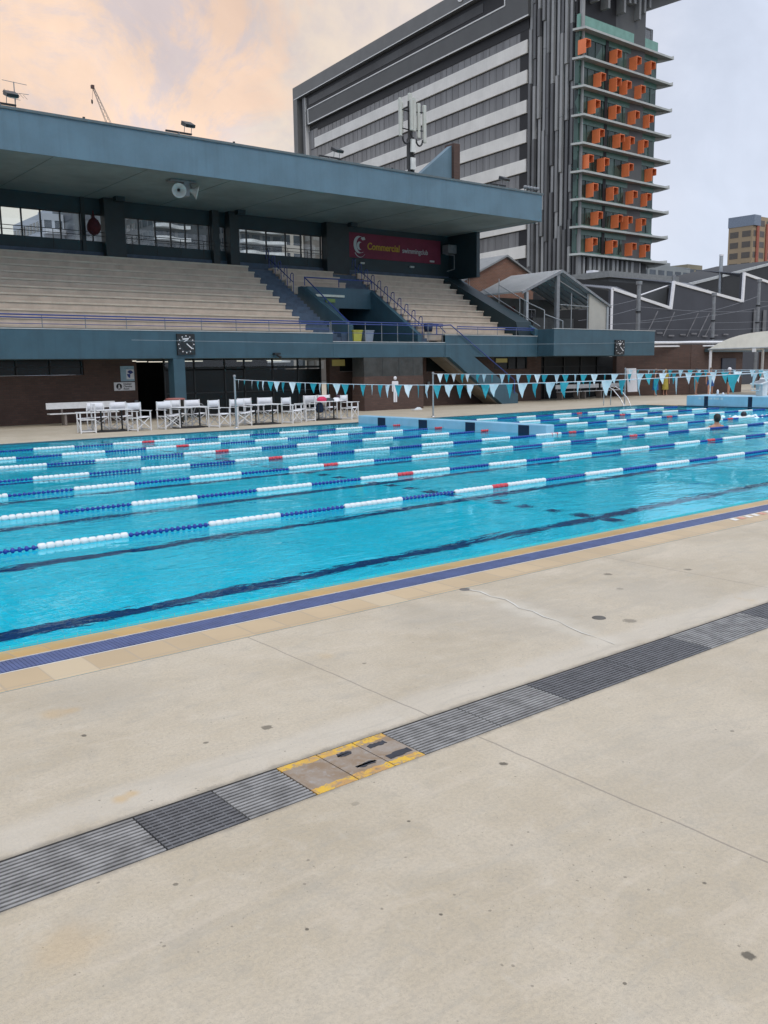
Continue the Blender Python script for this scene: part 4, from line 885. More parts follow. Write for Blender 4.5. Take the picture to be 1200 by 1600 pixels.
# one hood in local coordinates: x along wall, y outward negative
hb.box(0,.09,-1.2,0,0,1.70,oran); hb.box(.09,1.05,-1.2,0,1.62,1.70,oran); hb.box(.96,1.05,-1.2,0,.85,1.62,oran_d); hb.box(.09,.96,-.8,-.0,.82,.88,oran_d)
ho=hb.build('window_hood'); hme=ho.data; bpy.data.objects.remove(ho)
ang=math.atan2(V[1],V[0])
for k,row in enumerate(hood):
    for a in row:
        o=bpy.data.objects.new('window_hood',hme); COL.objects.link(o); o.parent=T; p=c(a,0,0); o.location=(p[0]-95,p[1]-78,16.62+3.385*k); o.rotation_euler=(0,0,ang)
for k in (3,6):
    o=bpy.data.objects.new('window_hood',hme); COL.objects.link(o); o.parent=T; p=c(16.5,-.9,0); o.location=(p[0]-95,p[1]-78,17.3+3.385*k); o.rotation_euler=(0,0,ang+math.pi/2); o.scale=(.8,.7,.6)
b=MB(); b.obox(CN,V,VO,-.4,14.0,-.5,-.3,45.1,52,tw_black); rr=random.Random(9)
for i in range(13): x=-.2+i*1.1; b.obox(CN,V,VO,x,x+.42,-.3,.9,rr.uniform(46.6,49.5),54,fm)
prt(b,'upper_fins')
b=MB(); b.prism([c(-1.5,.9,52.5),c(-1.5,2.6,50.3),c(20.6,2.6,51.3),c(20.6,-2,53.5),c(-1.5,-2,53.5)],(0,0,.6),tw_frame); b.prism([c(13.5,-.5,48.5),c(20.6,2.6,51.3),c(20.6,2.6,52.3),c(13.5,-.5,52.3)],(0,1.5,0),tw_frame); prt(b,'roof_overhang')
b=MB(); b.obox(CN,V,VO,14.2,15.6,-.6,-.55,45.2,46.6,galv_d); b.path([c(14.3,-.5,45.2),c(14.3,-.5,46.8),c(15.6,-.5,46.8),c(15.6,-.5,45.2)],.05,galv,6); prt(b,'roof_ladder')
b=MB(); b.obox(CN,V,VO,.2,14.6,-.7,-.2,3,16,tw_black); prt(b,'podium_wall')
for i in range(14):
    b=MB(); x=.1+i*1.03+rr.uniform(-.15,.15); b.obox(CN,V,VO,x,x+rr.uniform(.3,.6),-.2,.25,12.2+rr.uniform(-1,.6),16.0,fl if i%3 else fm); prt(b,'podium_fin')
# ================================================================== buildings seen through and beside the stand
def bldg(name,label,x0,x1,y0,y1,h,m,floors,win,wm_,bal=None,roof=True,base=0):
    t=thing(name,label,'apartment building',((x0+x1)/2,y0,0),'far city buildings')
    b=MB(); b.box(x0,x1,y0,y1,0,h,m); b.build('wall',t)
    fh=(h-2)/floors
    for k in range(floors):
        z=1.5+fh*k
        b=MB(); n=max(1,int((x1-x0)/win)); ww=(x1-x0)/n
        for i in range(n): b.box(x0+ww*i+ww*.15,x0+ww*(i+1)-ww*.15,y0-.05,y0+.05,z+fh*.25,z+fh*.8,wm_)
        n2=max(1,int((y1-y0)/win)); w2=(y1-y0)/n2
        for i in range(n2): b.box(x0-.05,x0+.05,y0+w2*i+w2*.15,y0+w2*(i+1)-w2*.15,z+fh*.25,z+fh*.8,wm_)
        b.build('window_row',t)
        if bal:
            b=MB(); pts=[]; nn=24
            for i in range(nn+1):
                u_=i/nn; pts.append((x0+(x1-x0)*u_,y0-1.2-.7*math.sin(u_*math.pi*(x1-x0)/3.0),z))
            poly=pts+[(x1,y0,z),(x0,y0,z)]
            b.prism(poly,(0,0,fh*.28),bal); b.build('balcony',t)
    if roof:
        b=MB(); b.box(x0+.3*(x1-x0),x0+.6*(x1-x0),y0+1,y0+5,h,h+.8,m); b.build('plant_room',t)
    return t
fwin=mat('far_window',(.06,.075,.09),.25,.3,.3)
bldg('apartment_block','pale grey stepped block seen low in the second rear window opening',51.2,54.6,150,165,27.4,mat('far_pale',(.42,.45,.50),.7,.05,.2),9,1.6,fwin,mat('far_pale2',(.5,.52,.56),.7))
bldg('apartment_block','dark grey tower seen through the third rear window opening',54.8,59.2,146,160,31,mat('far_dark',(.13,.145,.16),.7,.1,.1),12,4,mat('far_dark_win',(.10,.11,.13),.4))
t=thing('round_tower','pale green round tower with thin floor rings behind the rear windows','apartment building',(60.5,150,0),'far city buildings')
b=MB(); prof=[]; z=0
while z<30: prof+= [(2.4,z),(2.4,z+2.8),(2.6,z+2.8),(2.6,z+3.1)]; z+=3.1
b.lathe((61.2,150,0),prof,mat('far_greenish',(.33,.40,.39),.6,.05,.2),28); b.build('wall',t)
bldg('apartment_block','grey tower with wavy white balconies left of the middle column',65.5,71.5,140,155,29.5,mat('far_grey2',(.12,.13,.14),.7,.1,.1),14,2.0,fwin,mat('far_balcony',(.55,.57,.58),.6))
bldg('apartment_block','plain charcoal tower filling the centre rear windows',71.6,80.0,146,162,31,mat('far_grey3',(.075,.085,.095),.7,.1,.1),13,2.1,mat('far_dim_win',(.05,.06,.07),.4))
bldg('apartment_block','tower with scalloped white balconies right of the centre rear windows',80.2,88.6,138,155,29.5,mat('far_grey4',(.14,.15,.155),.7,.1,.1),15,2.0,fwin,mat('far_balcony2',(.66,.68,.68),.6))
bldg('apartment_block','cream low block seen in the right hand rear window opening',89.5,94.5,140,155,27,mat('far_cream',(.50,.47,.42),.7,.08,.2),8,2.4,fwin)
bldg('apartment_block','brown grey block behind the rear windows left of the banner',95,104,138,155,30,mat('far_brown',(.20,.185,.17),.7,.15,.2),11,2.2,mat('far_win_b',(.28,.28,.27),.4))
bldg('apartment_block','dark block with pale corner left of the maroon banner',104.5,116,142,160,31,mat('far_grey5',(.14,.145,.14),.7,.15,.2),11,3.0,mat('far_win_c',(.36,.38,.38),.4))
t=bldg('apartment_block','tan apartment tower with red brown window columns at the far right edge',266.5,300,150,158,46.5,mat('far_tan',(.36,.27,.17),.7,.1,.1),14,3.4,mat('far_tan_win',(.10,.085,.07),.4),roof=False)
b=MB()
for x in (268.5,274,279.5,285,291): b.box(x,x+1.3,149.6,149.9,0,44.5,mat('far_red_column',(.36,.11,.07),.7))
b.box(266.4,270.2,149.5,158.2,43.6,46.7,mat('far_cap_blue',(.20,.24,.30),.6)); b.build('pilaster',t)
t=bldg('apartment_block','low grey block with open balconies between the tower and the tan building',171,187,120,132,23.6,mat('far_mid_grey',(.26,.28,.28),.7,.1,.2),7,3,fwin,mat('far_mid_bal',(.34,.37,.36),.6))
bldg('apartment_block','small block with ochre end wall beside the low grey block',187.5,193.5,121,130,24.6,mat('far_ochre',(.26,.23,.16),.7,.1,.2),7,3,fwin,roof=False)
# crane
t=thing('tower_crane','slim lattice crane jib leaning left against the sky above the roof','crane',(80,180,0))
b=MB(); A=Vector((78.9,180,44)); B_=Vector((73.1,180,57.2)); d=(B_-A); nrm=Vector((d.z,0,-d.x)).normalized()
n=22
for s_,wd in ((1,1),(-1,1)):
    for dy in (-.35,.35):
        b.tube(A+nrm*(.75*s_)+Vector((0,dy,0)),B_+nrm*(.12*s_)+Vector((0,dy*.3,0)),.05,mat('crane_steel',(.30,.27,.24),.5),5)
for i in range(n):
    f=i/n; g_=(i+1)/n; a=A+d*f; c_=A+d*g_; wa=.75-.63*f; wb=.75-.63*g_; s_=1 if i%2 else -1
    b.tube(a+nrm*wa*s_,c_-nrm*wb*s_,.035,mat('crane_steel',(.3,.27,.24)),4)
b.build('jib',t)
b=MB(); b.box(72.75,73.3,179.7,180.3,56.9,57.5,mat('crane_tip',(.10,.05,.04),.6)); b.tube(B_,(72.85,180,54.9),.03,black_m,4); b.lathe((72.75,180,53.9),[(0,1.0),(.18,.8),(.18,.3),(0,0)],black_m,8); b.build('hook_block',t)
b=MB(); b.tube((79.3,180,0),(79.3,180,44.5),.8,galv_d,4); b.build('mast',t)
# shelter with gable roof on the balcony
t=thing('gable_shelter','open steel framed shelter with a pale grey pitched metal roof above the balcony','shelter',(42,35,3.95))
roof_gal=mat('corrugated_roof',(.60,.61,.61),.45,.06,1,metal=.1)
b=MB(); ys,ye=35.0,39.0
def slope(b,xa,za,xb,zb,th,m): b.prism([(xa,ys,za),(xb,ys,zb),(xb,ys,zb+th),(xa,ys,za+th)],(0,ye-ys,0),m)
slope(b,38.2,6.05,41.55,7.38,.07,roof_gal); slope(b,46.1,5.52,41.55,7.38,.07,roof_gal); b.build('roof',t)
b=MB()
for i in range(28):
    u=i/28; x=38.2+3.35*u; b.tube((x,ys+.02,6.05+1.33*u+.08),(x,ye,6.05+1.33*u+.08),.012,roof_gal,4)
b.prism([(38.15,ys-.05,5.95),(41.55,ys-.05,7.30),(46.15,ys-.05,5.42),(46.15,ys-.05,5.56),(41.55,ys-.05,7.46),(38.15,ys-.05,6.10)],(0,.05,0),galv_d); b.build('barge_board',t)
for x,zt_,w_ in ((38.65,6.1,.09),(45.9,5.5,.09),(41.27,7.25,.13)):
    b=MB(); b.box(x-w_,x+w_,ys+.02,ys+.2,3.95,zt_,galv if w_<.1 else galv_d); b.build('post',t)
b=MB(); b.prism([(44.2,ys+.1,3.95),(46.0,ys+.1,3.95),(46.0,ys+.1,5.5),(44.2,ys+.1,6.22)],(0,.1,0),mat('beige_sheet',(.42,.40,.35),.7,.05,2)); b.build('end_panel',t)
b=MB()
for x in (42.6,44.1): b.tube((x,ys+.15,3.95),(x,ys+.15,6.2),.03,galv,6)
b.tube((41.4,ys+.15,5.5),(44.2,ys+.15,5.45),.03,galv,6); b.tube((41.4,ys+.15,4.1),(44.2,ys+.15,4.1),.03,galv,6); b.tube((41.4,ys+.2,6.9),(44.2,ys+.2,5.9),.03,galv,6); b.tube((38.6,ys+.15,6.2),(38.9,ys+.6,4.0),.03,galv,6)
for i in range(7): y=ys+.4+.55*i; b.tube((38.4,y,6.15),(41.5,y,7.32),.04,galv_d,5); b.tube((41.6,y,7.32),(45.9,y,5.55),.04,galv_d,5)
b.build('rafter',t)
b=MB(); b.box(38.6,46,ye-.1,ye,3.95,6.1,mat('shelter_back',(.10,.105,.10),.7,.2,1)); b.build('back_wall',t)
for x in (39.0,40.1,42.9):
    b=MB(); b.box(x,x+.7,ye-.16,ye-.11,4.6,5.5,white_m); b.box(x+.06,x+.32,ye-.18,ye-.161,4.66,5.44,darkglass); b.box(x+.38,x+.64,ye-.18,ye-.161,4.66,5.44,darkglass); b.build('window',t)
b=MB(); b.box(40.6,41.6,ye-.3,ye-.15,4,5.6,mat('red_frame',(.10,.03,.03),.6)); b.box(42.0,45.8,ye-1.4,ye-.3,3.95,4.9,mat('shelter_crate',(.14,.14,.13),.7,.2,2)); b.build('cupboard',t)
# brick gable house behind it
t=thing('brick_house','red brick gable end of a house behind the shelter','house',(43,42,0))
b=MB(); b.prism([(39.9,42,0),(46.9,42,0),(46.9,42,7.9),(44.2,42,9.0),(40.4,42,7.35),(39.9,42,7.1)],(0,9,0),brick_r); b.build('wall',t)
b=MB(); b.prism([(39.5,41.8,6.98),(44.2,41.8,9.05),(44.2,41.8,9.17),(39.5,41.8,7.1)],(0,9.4,0),mat('roof_grey',(.20,.21,.21),.6)); b.prism([(44.2,41.8,9.05),(48.2,41.8,7.3),(48.2,41.8,7.42),(44.2,41.8,9.17)],(0,9.4,0),mat('roof_grey',(.20,.21,.21),.6)); b.build('roof',t)
for i,x in enumerate((41.9,42.7)):
    b=MB(); b.lathe((x,44,8.1+.35*i+.25),[(.04,0),(.05,.25),(.20,.28),(.22,.40),(.14,.50),(0,.52)],steel,14); b.build('roof_ventilator',t)
# sawtooth workshop
t=thing('sawtooth_workshop','charcoal workshop with a white edged sawtooth roofline beyond the balcony','workshop',(75,45,0))
prof=[(59.4,7.8),(67.3,6.55),(67.65,8.67),(78.6,7.5),(78.7,9.97),(89.5,8.6),(89.6,11.1),(100,9.8)]
ch=mat('charcoal_wall',(.050,.054,.066),.7,.12,.3,.1,8,streak=.1)
b=MB(); b.prism([(59.4,45,0)]+[(x,45,z) for x,z in prof]+[(100,45,0)],(0,.3,0),ch); b.build('wall',t)
b=MB()
for (xa,za),(xb,zb) in zip(prof,prof[1:]):
    if xb-xa>1: b.prism([(xa,44.9,za-.02),(xb,44.9,zb-.02),(xb,44.9,zb+.21),(xa,44.9,za+.21)],(0,.15,0),wood_white)
    else: b.prism([(xa-.08,44.88,za),(xa+.22,44.88,za),(xb+.22,44.88,zb+.21),(xb-.08,44.88,zb+.21)],(0,.15,0),white_m)
b.prism([(59.3,44.9,0),(59.48,44.9,0),(59.48,44.9,7.9),(59.3,44.9,7.9)],(0,.1,0),white_m); b.build('white_edge',t)
rg=mat('workshop_roof',(.17,.18,.20),.5,.08,1)
for (xa,za),(xb,zb) in ((prof[0],prof[1]),(prof[2],prof[3]),(prof[4],prof[5])):
    b=MB(); b.add([(xa,45.3,za+.1),(xb,45.3,zb+.1),(xb+2.2,52,za+1.2),(xa+1.2,52,za+1.2)],[(0,1,2,3)],rg); 
    for i in range(34):
        u=i/34; b.tube((xa+(xb-xa)*u,45.3,za+(zb-za)*u+.14),(xa+1.2+(xb+1-xa)*u,52,za+1.24),.025,rg,4)
    b.build('roof_sheet',t)
b=MB(); b.tube((68.0,45.6,8.6),(63.0,45.5,7.4),.06,white_m,6); b.build('stay',t)
lr=random.Random(5)
pale=mat('wall_scuff',(.16,.16,.17),.6,.3,2)
for x in (64.0,66.4,69.9,71.6,72.7):
    b=MB(); b.tube((x,44.95,4.3),(x+.9,44.5,6.3),.05,pale,6); b.build('wall_bracket',t)
for i in range(9): b=MB(); x=62+1.7*i; b.box(x,x+.8,44.86,44.9,4.3+.1*(i%3),4.42+.1*(i%3),pale); b.build('wall_vent',t)
for x in (80.6,82.3): b=MB(); b.box(x,x+.6,44.84,44.9,4.2,6.9,mat('pale_vent',(.12,.125,.135),.6)); b.build('tall_vent',t)
# dark sheds behind
t=thing('dark_shed','long dark shed with a pale sloping roof edge behind the sawtooth workshop','shed',(105,62,0))
b=MB(); b.prism([(95,62,0),(122,62,0),(122,62,15.9),(95,62,10.9)],(0,12,0),mat('shed_black',(.022,.024,.026),.7,.15,.4)); b.build('wall',t)
b=MB(); b.prism([(94.5,61.9,10.75),(122.3,61.9,15.9),(122.3,61.9,16.2),(94.5,61.9,11.05)],(0,.3,0),mat('shed_edge',(.42,.44,.44),.5)); b.build('roof_edge',t)
b=MB(); b.box(98.8,100.4,61.85,61.95,9.2,10.8,white_m); b.box(98.95,99.5,61.8,61.86,9.35,10.65,darkglass); b.box(99.7,100.25,61.8,61.86,9.35,10.65,darkglass); b.build('window',t)
t=thing('flat_roof_shed','low flat roofed dark shed right of the tower base','shed',(92,66,0))
b=MB(); b.box(84,96.5,64,76,0,11.6,mat('shed_grey',(.06,.065,.07),.7,.15,.4)); b.build('wall',t)
b=MB(); b.box(83.5,97,63.7,76.3,11.62,12.3,mat('shed_roof',(.20,.21,.21),.6)); b.build('roof_edge',t)
b=MB(); b.box(95.6,96.2,63.6,63.72,4,12.5,galv_d); b.box(86.2,87.2,68,69,12.3,12.9,white_m); b.build('downpipe',t)
t=thing('dark_warehouse','black warehouse wall between the tower base and the shelter','warehouse',(70,60,0))
b=MB(); b.box(55,84,60,64,0,10.6,mat('warehouse_black',(.016,.017,.019),.8,.2,.3)); b.build('wall',t)
t=thing('white_flue','slim white flue pipe rising behind the sawtooth workshop','flue',(79,48,0)); 
b=MB(); b.tube((79.9,48,0),(79.9,48,12.0),.17,galv,10); b.tube((79.9,48,12.0),(79.9,48,12.15),.2,white_m,10); b.build('pipe',t)
def pole(x,y,h,label,r=.16):
    t=thing('steel_pole',label,'pole',(x,y,0),'grey poles in front of the sawtooth workshop')
    b=MB(); b.tube((x,y,0),(x,y,h),r,galv_d,12,r*.85); b.tube((x,y,h-.02),(x,y,h+.2),r*1.3,galv_d,12); b.build('shaft',t)
    b=MB(); b.tube((x,y,h-1.9),(x,y,h-1.8),r*1.25,black_m,10); b.tube((x,y,h-3.2),(x,y,h-3.1),r*1.25,black_m,10); b.build('band',t)
pole(53.15,38,7.4,'thick grey pole right of the shelter, nearest the blue balcony'); pole(62.5,38,7.0,'grey pole above the left end of the cream awning',.15); pole(68.9,38,8.3,'tall grey pole at the right edge above the cream awning',.15)
t=thing('power_lines','bundle of thin pale wires strung across the sawtooth workshop wall','wires',(60,38,5))
b=MB(); wire=mat('wire_grey',(.20,.21,.23),.6)
for (a,c_,sg) in [((53.1,38,4.9),(62.5,38,6.1),.1),((53.1,38,5.9),(68.9,38,6.0),.15),((62.5,38,5.9),(68.9,38,7.2),.05),((62.5,38,5.0),(75,37,5.6),.1),((48,39,4.9),(53.1,38,5.8),.1),((48,39,5.6),(53.1,38,6.4),.1),((53.1,38,4.4),(75,37,5.0),.2),((68.9,38,6.8),(80,37,7.0),.1),((47,37,4.5),(70,37.5,6.5),.3)]:
    pts=[tuple(a[i]+(c_[i]-a[i])*u/12-(sg*math.sin(math.pi*u/12) if i==2 else 0) for i in range(3)) for u in range(13)]; b.path(pts,.016,wire,4)
b.build('wire',t)
# cream barrel awning
t=thing('shade_awning','cream barrel vaulted shade awning on slim white posts beyond the end wall','awning',(53,27,0))
cr=mat('awning_cream',(.87,.84,.74),.7,.05,2)
def arc(x,s=0):
    P=[]; 
    for i in range(21):
        a=math.pi*i/20; P.append((x,26.2+4.8*math.cos(a),2.84+.95*(1-abs(math.cos(a))**3.0)-s))
    return P
b=MB(); A=arc(50.6);B2=arc(57.0); A2=arc(50.6,.04); B3=arc(57.0,.04)
for i in range(20): b.add([A[i],A[i+1],B2[i+1],B2[i]],[(0,1,2,3)],cr,True); b.add([A2[i],A2[i+1],B3[i+1],B3[i]],[(0,3,2,1)],cr,True)
b.add(A,[tuple(range(21))],cr); b.build('canopy',t,fix=False)
b=MB(); b.tube((50.6,21.4,2.82),(50.6,31.0,2.82),.05,galv); b.tube((50.6,31.0,2.82),(57,31.0,2.82),.05,galv)
b.build('edge_beam',t)
for x,y in ((50.7,30.9),(56.9,30.9),(50.7,21.5),(56.9,21.5)):
    b=MB(); b.tube((x,y,0),(x,y,2.8),.085,white_m,12); b.build('post',t)
b=MB(); b.box(50.5,50.62,27.9,28.1,2.6,2.8,white_m); b.build('lamp_box',t)
# ================================================================== pool furniture
def director_chair(cat_label):
    t=thing('director_chair',cat_label,'chair',(0,0,0),'white director chairs around the poolside tables')
    W2,Dp=.27,.22
    for sx in (-1,1):
        b=MB()
        for sy in (-1,1): b.box(sx*W2-.015,sx*W2+.015,sy*Dp-.018,sy*Dp+.018,0,.62 if sy<0 else .90,wood_white)
        b.box(sx*W2-.014,sx*W2+.014,-Dp,Dp,.035,.07,wood_white); b.box(sx*W2-.014,sx*W2+.014,-Dp,Dp,.40,.435,wood_white)
        b.build('side_frame',t)
    for sy in (-1,1):
        b=MB(); y=sy*(Dp-.01)
        for s in (-1,1): b.prism([(-W2,y-.01+s*.012,.04 if s>0 else .42),(-W2,y-.01+s*.012,.075 if s>0 else .455),(W2,y-.01+s*.012,.455 if s>0 else .075),(W2,y-.01+s*.012,.42 if s>0 else .04)],(0,.016,0),wood_white)
        b.build('crossed_leg',t)
    for sx in (-1,1):
        b=MB(); b.box(sx*W2-.035,sx*W2+.035,-Dp-.05,Dp+.02,.62,.642,wood_white); bevel(b.build('armrest',t),.005)
    b=MB(); n=8
    for i in range(n):
        a,b_=-W2+2*W2*i/n,-W2+2*W2*(i+1)/n; f=lambda x:.455-.03*(1-(x/W2)**2)
        b.add([(a,-Dp,f(a)),(b_,-Dp,f(b_)),(b_,Dp,f(b_)),(a,Dp,f(a)),(a,-Dp,f(a)-.012),(b_,-Dp,f(b_)-.012),(b_,Dp,f(b_)-.012),(a,Dp,f(a)-.012)],[(0,1,2,3),(7,6,5,4),(0,4,5,1),(3,2,6,7)],white_m,True)
    b.build('seat',t)
    b=MB()
    for i in range(n):
        a,b_=-W2-.02+(2*W2+.04)*i/n,-W2-.02+(2*W2+.04)*(i+1)/n; f=lambda x:Dp+.035*(1-(x/(W2+.02))**2)
        b.add([(a,f(a),.66),(b_,f(b_),.66),(b_,f(b_),.885),(a,f(a),.885),(a,f(a)+.012,.66),(b_,f(b_)+.012,.66),(b_,f(b_)+.012,.885),(a,f(a)+.012,.885)],[(3,2,1,0),(4,5,6,7),(3,7,6,2),(0,1,5,4)],white_m,True)
    b.build('backrest',t)
    return t
CH=[(11.0,29.4,-100,'white director chair turned side on at the left end of the leftmost table'),(11.75,30.3,-4,'white director chair behind the leftmost table, left of two'),(12.55,30.2,3,'white director chair behind the leftmost table, right of two'),(12.65,28.95,18,'white director chair at the right end of the leftmost table'),
 (13.75,29.0,8,'white director chair at the left end of the second table'),(14.45,29.9,-3,'white director chair behind the second table, left of two'),(15.1,29.6,2,'white director chair behind the second table, right of two'),(15.45,28.5,22,'white director chair at the right end of the second table, left of the flag post'),
 (16.35,28.55,2,'white director chair just right of the flag post'),(17.1,29.3,4,'white director chair behind the third table, left of two'),(17.95,29.3,-5,'white director chair behind the third table, right of two'),(18.4,28.35,24,'white director chair at the right end of the third table'),
 (19.45,29.0,-82,'white director chair turned side on at the left of the fourth table'),(20.3,29.7,-6,'white director chair behind the fourth table, left of two'),(21.0,29.7,3,'white director chair behind the table with the pink bag'),(21.35,28.7,28,'white director chair at the far right end beside the bulkhead')]
proto=None
for x,y,a,l in CH:
    if proto is None: proto=director_chair(l); proto.scale=(1.08,1.08,1.06); proto.location=(x,y,0); proto.rotation_euler=(0,0,R(a))
    else: copy_thing(proto,(x,y,0),R(a),l)
def table(x,y,label,rz=0):
    t=thing('poolside_table',label,'table',(0,0,0),'white topped tables beside the pool')
    b=MB(); b.box(-.62,.62,-.33,.33,.715,.74,wood_white); bevel(b.build('tabletop',t),.008)
    for s in (-1,1):
        b=MB(); b.tube((s*.36,0,.03),(s*.36,0,.715),.028,black_m,10); b.build('leg',t)
        b=MB(); 
        for k in range(4): a=R(45+90*k); b.prism([(s*.36-.025,-.025,.0),(s*.36+.025,-.025,0),(s*.36+.30*math.cos(a)+.02,.30*math.sin(a),0),(s*.36+.30*math.cos(a)-.02,.30*math.sin(a),0)],(0,0,.035),black_m)
        b.lathe((s*.36,0,.03),[(0,.04),(.09,.03),(.12,0)],black_m,14); b.build('foot',t)
    t.location=(x,y,0); t.rotation_euler=(0,0,R(rz)); return t
table(11.85,29.35,'white topped table with two dark legs, leftmost of the four'); table(14.55,28.95,'white topped table left of the flag post'); table(17.3,28.5,'white topped table just right of the flag post'); table(20.4,28.95,'white topped table with a pink bag and clothes on it')
for i,(x,y,l) in enumerate([(11.85,29.35,'dark flat weight base under the leftmost table'),(14.55,28.95,'dark flat weight base under the table left of the flag post'),(17.35,28.5,'dark flat weight base under the table right of the flag post'),(20.45,28.95,'dark flat weight base under the table with the pink bag')]):
    t=thing('weight_base',l,'table base',(x,y,0),'dark bases under the tables'); b=MB(); b.lathe((x,y,0),[(0,.05),(.45,.045),(.62,.02),(.66,0)],mat('dark_rubber',(.02,.018,.018),.8,.3,8),22,sc=(1,.5)); b.build('disc',t)
t=thing('pink_bag','bright pink cloth bag lying on the fourth table','bag',(20.2,29,.74)); b=MB(); b.lathe((20.2,28.95,.74),[(0,.18),(.10,.175),(.19,.12),(.22,.05),(.19,0)],mat('pink_cloth',(.62,.03,.10),.7,.15,12),16,sc=(1,.7)); b.build('body',t)
t=thing('dark_bag','dark cloth bundle beside the pink bag on the fourth table','bag',(20.5,29,.74)); b=MB(); b.lathe((20.55,28.95,.74),[(0,.12),(.12,.11),(.22,.05),(.24,0)],black_m,14,sc=(1,.7)); b.build('body',t)
t=thing('folded_towel','crumpled white towel with a dark cap on top on the fourth table','towel',(20.9,29,.74)); b=MB(); b.lathe((20.92,28.95,.74),[(0,.10),(.1,.12),(.17,.06),(.22,0)],white_m,14,sc=(1.1,.8)); b.build('cloth',t)
b=MB(); b.lathe((20.98,28.95,.86),[(0,.10),(.06,.09),(.09,.03),(.09,0)],mat('cap_dark',(.06,.03,.05),.7),12); b.build('cap',t)
t=thing('swim_bag','dark blue bag hanging under the fourth table','bag',(20.25,29,.3)); b=MB(); b.lathe((20.2,29.1,.28),[(0,0),(.14,.02),(.18,.15),(.14,.34),(.04,.42)],mat('navy_cloth',(.02,.04,.09),.8,.2,10),12,sc=(1,.6)); b.build('body',t)
t=thing('round_litter_bin','dark round litter bin with a pale red rim behind the second table','bin',(15.2,31.5,0)); b=MB(); b.lathe((15.2,31.4,0),[(0,0),(.28,0),(.33,.86),(.36,.88),(.36,.93),(.30,.95)],black_m,20); b.build('body',t); b=MB(); b.lathe((15.2,31.4,.95),[(.37,-.03),(.38,.0),(.30,.03),(0,.04)],mat('rim_pale_red',(.34,.12,.10),.5),20); b.build('lid',t)
t=thing('bicycle_rack','low dark arched rack behind the chairs left of the flag post','rack',(16,32,0)); b=MB()
for k in range(3):
    x=15.75+.28*k; b.path([(x+.30*math.cos(math.pi*i/10),31.6,.62*math.sin(math.pi*i/10)+.12) for i in range(11)],.018,galv_d,6)
b.build('hoop',t)
# benches
def bench(x0,x1,y,label,grp,back=True,legs=(.1,.9)):
    t=thing('poolside_bench',label,'bench',(x0,y,0),grp)
    b=MB(); b.box(x0,x1,y-.22,y+.14,.43,.47,wood_white); bevel(b.build('seat',t),.008)
    if back: b=MB(); b.box(x0,x1,y+.18,y+.22,.62,.86,wood_white); bevel(b.build('backrest',t),.008)
    for f in legs:
        x=x0+(x1-x0)*f; b=MB(); b.box(x-.04,x+.04,y-.18,y+.2,0,.43,mat('bench_leg',(.20,.17,.15),.7)); b.box(x-.03,x+.03,y+.20,y+.25,.2,.84,mat('bench_leg',(.2,.2,.2))); b.build('leg',t)
bench(11.4,14.1,34.3,'long white bench with a wide backrest on the brick wall behind the leftmost table',None,legs=(.22,.8))
for i,(a,c_) in enumerate(((41.0,42.9),(43.1,45.0),(45.2,47.2))): bench(a,c_,34.7,'white slatted bench against the right hand wall, %s of three'%('leftmost','middle','rightmost')[i],'white benches along the right hand wall')
# flag lines
def flagline(x,y0,y1,z0,z1,sag,n,label,px,irregular=0,sc=1.0):
    t=thing('backstroke_flags',label,'flag line',(x,y0,z0),'pennant lines across the pool')
    f=lambda u:(x,y0+(y1-y0)*u,z0+(z1-z0)*u-sag*math.sin(math.pi*u))
    b=MB(); b.path([f(i/48) for i in range(49)],.009,white_m,5); b.build('line',t)
    rr=random.Random(px); 
    for i in range(n):
        u=(i+.7+rr.uniform(-irregular,irregular))/(n+.6); p=f(u); w_=.115*sc; L=.34*sc*rr.uniform(.92,1.06); tw=rr.uniform(-.9,.9); lean=rr.uniform(-.08,.08); dx=math.sin(tw)*w_; dy=math.cos(tw)*w_
        m=pennw if i%2==0 else aqua
        b=MB(); A=Vector((p[0]-dx,p[1]-dy,p[2]-.004)); B_=Vector((p[0]+dx,p[1]+dy,p[2]-.004)); C_=Vector((p[0]+lean*.8,p[1]+lean,p[2]-L)); bu=Vector((.05*rr.uniform(-1,1),.03,0))
        mid=(A+B_)/2+bu; m1=(A+C_)/2+bu*.6; m2=(B_+C_)/2+bu*.6
        b.add([A,mid,B_,m1,m2,C_],[(0,3,1),(1,4,2),(1,3,4),(3,5,4)],m,True); b.build('pennant',t,fix=False)
flagline(15.5,27.35,5.4,1.66,1.92,.26,54,'nearest line of aqua and white pennants, from the post by the chairs',1,.16)
flagline(24.5,27.2,5.4,1.72,1.96,.16,50,'second line of aqua and white pennants starting from the post beyond the bulkhead',2,.18)
flagline(37.2,27.2,5.4,1.72,1.85,.12,48,'farthest line of small aqua and white pennants near the end wall',3,.2)
def post(x,y,h,label):
    t=thing('flag_post',label,'post',(x,y,0),'posts holding the pennant lines'); b=MB(); b.tube((x,y,0),(x,y,h),.035,galv,12); b.lathe((x,y,h),[(.05,-.04),(.05,.03),(0,.05)],galv_d,12); b.build('shaft',t); b=MB(); b.lathe((x,y,0),[(.09,0),(.09,.02),(.04,.03)],steel,14); b.build('base',t)
post(15.5,27.4,1.78,'slim grey post carrying the nearest pennant line beside the chairs'); post(24.5,27.25,1.75,'slim grey post beyond the bulkhead carrying the second pennant line'); post(37.2,27.25,1.78,'slim post near the ladder carrying the farthest pennant line')
post(15.5,5.35,1.98,'post of the nearest pennant line on the camera side'); post(24.5,5.35,1.95,'post of the second pennant line on the camera side'); post(37.2,5.35,1.9,'post of the farthest pennant line on the camera side')
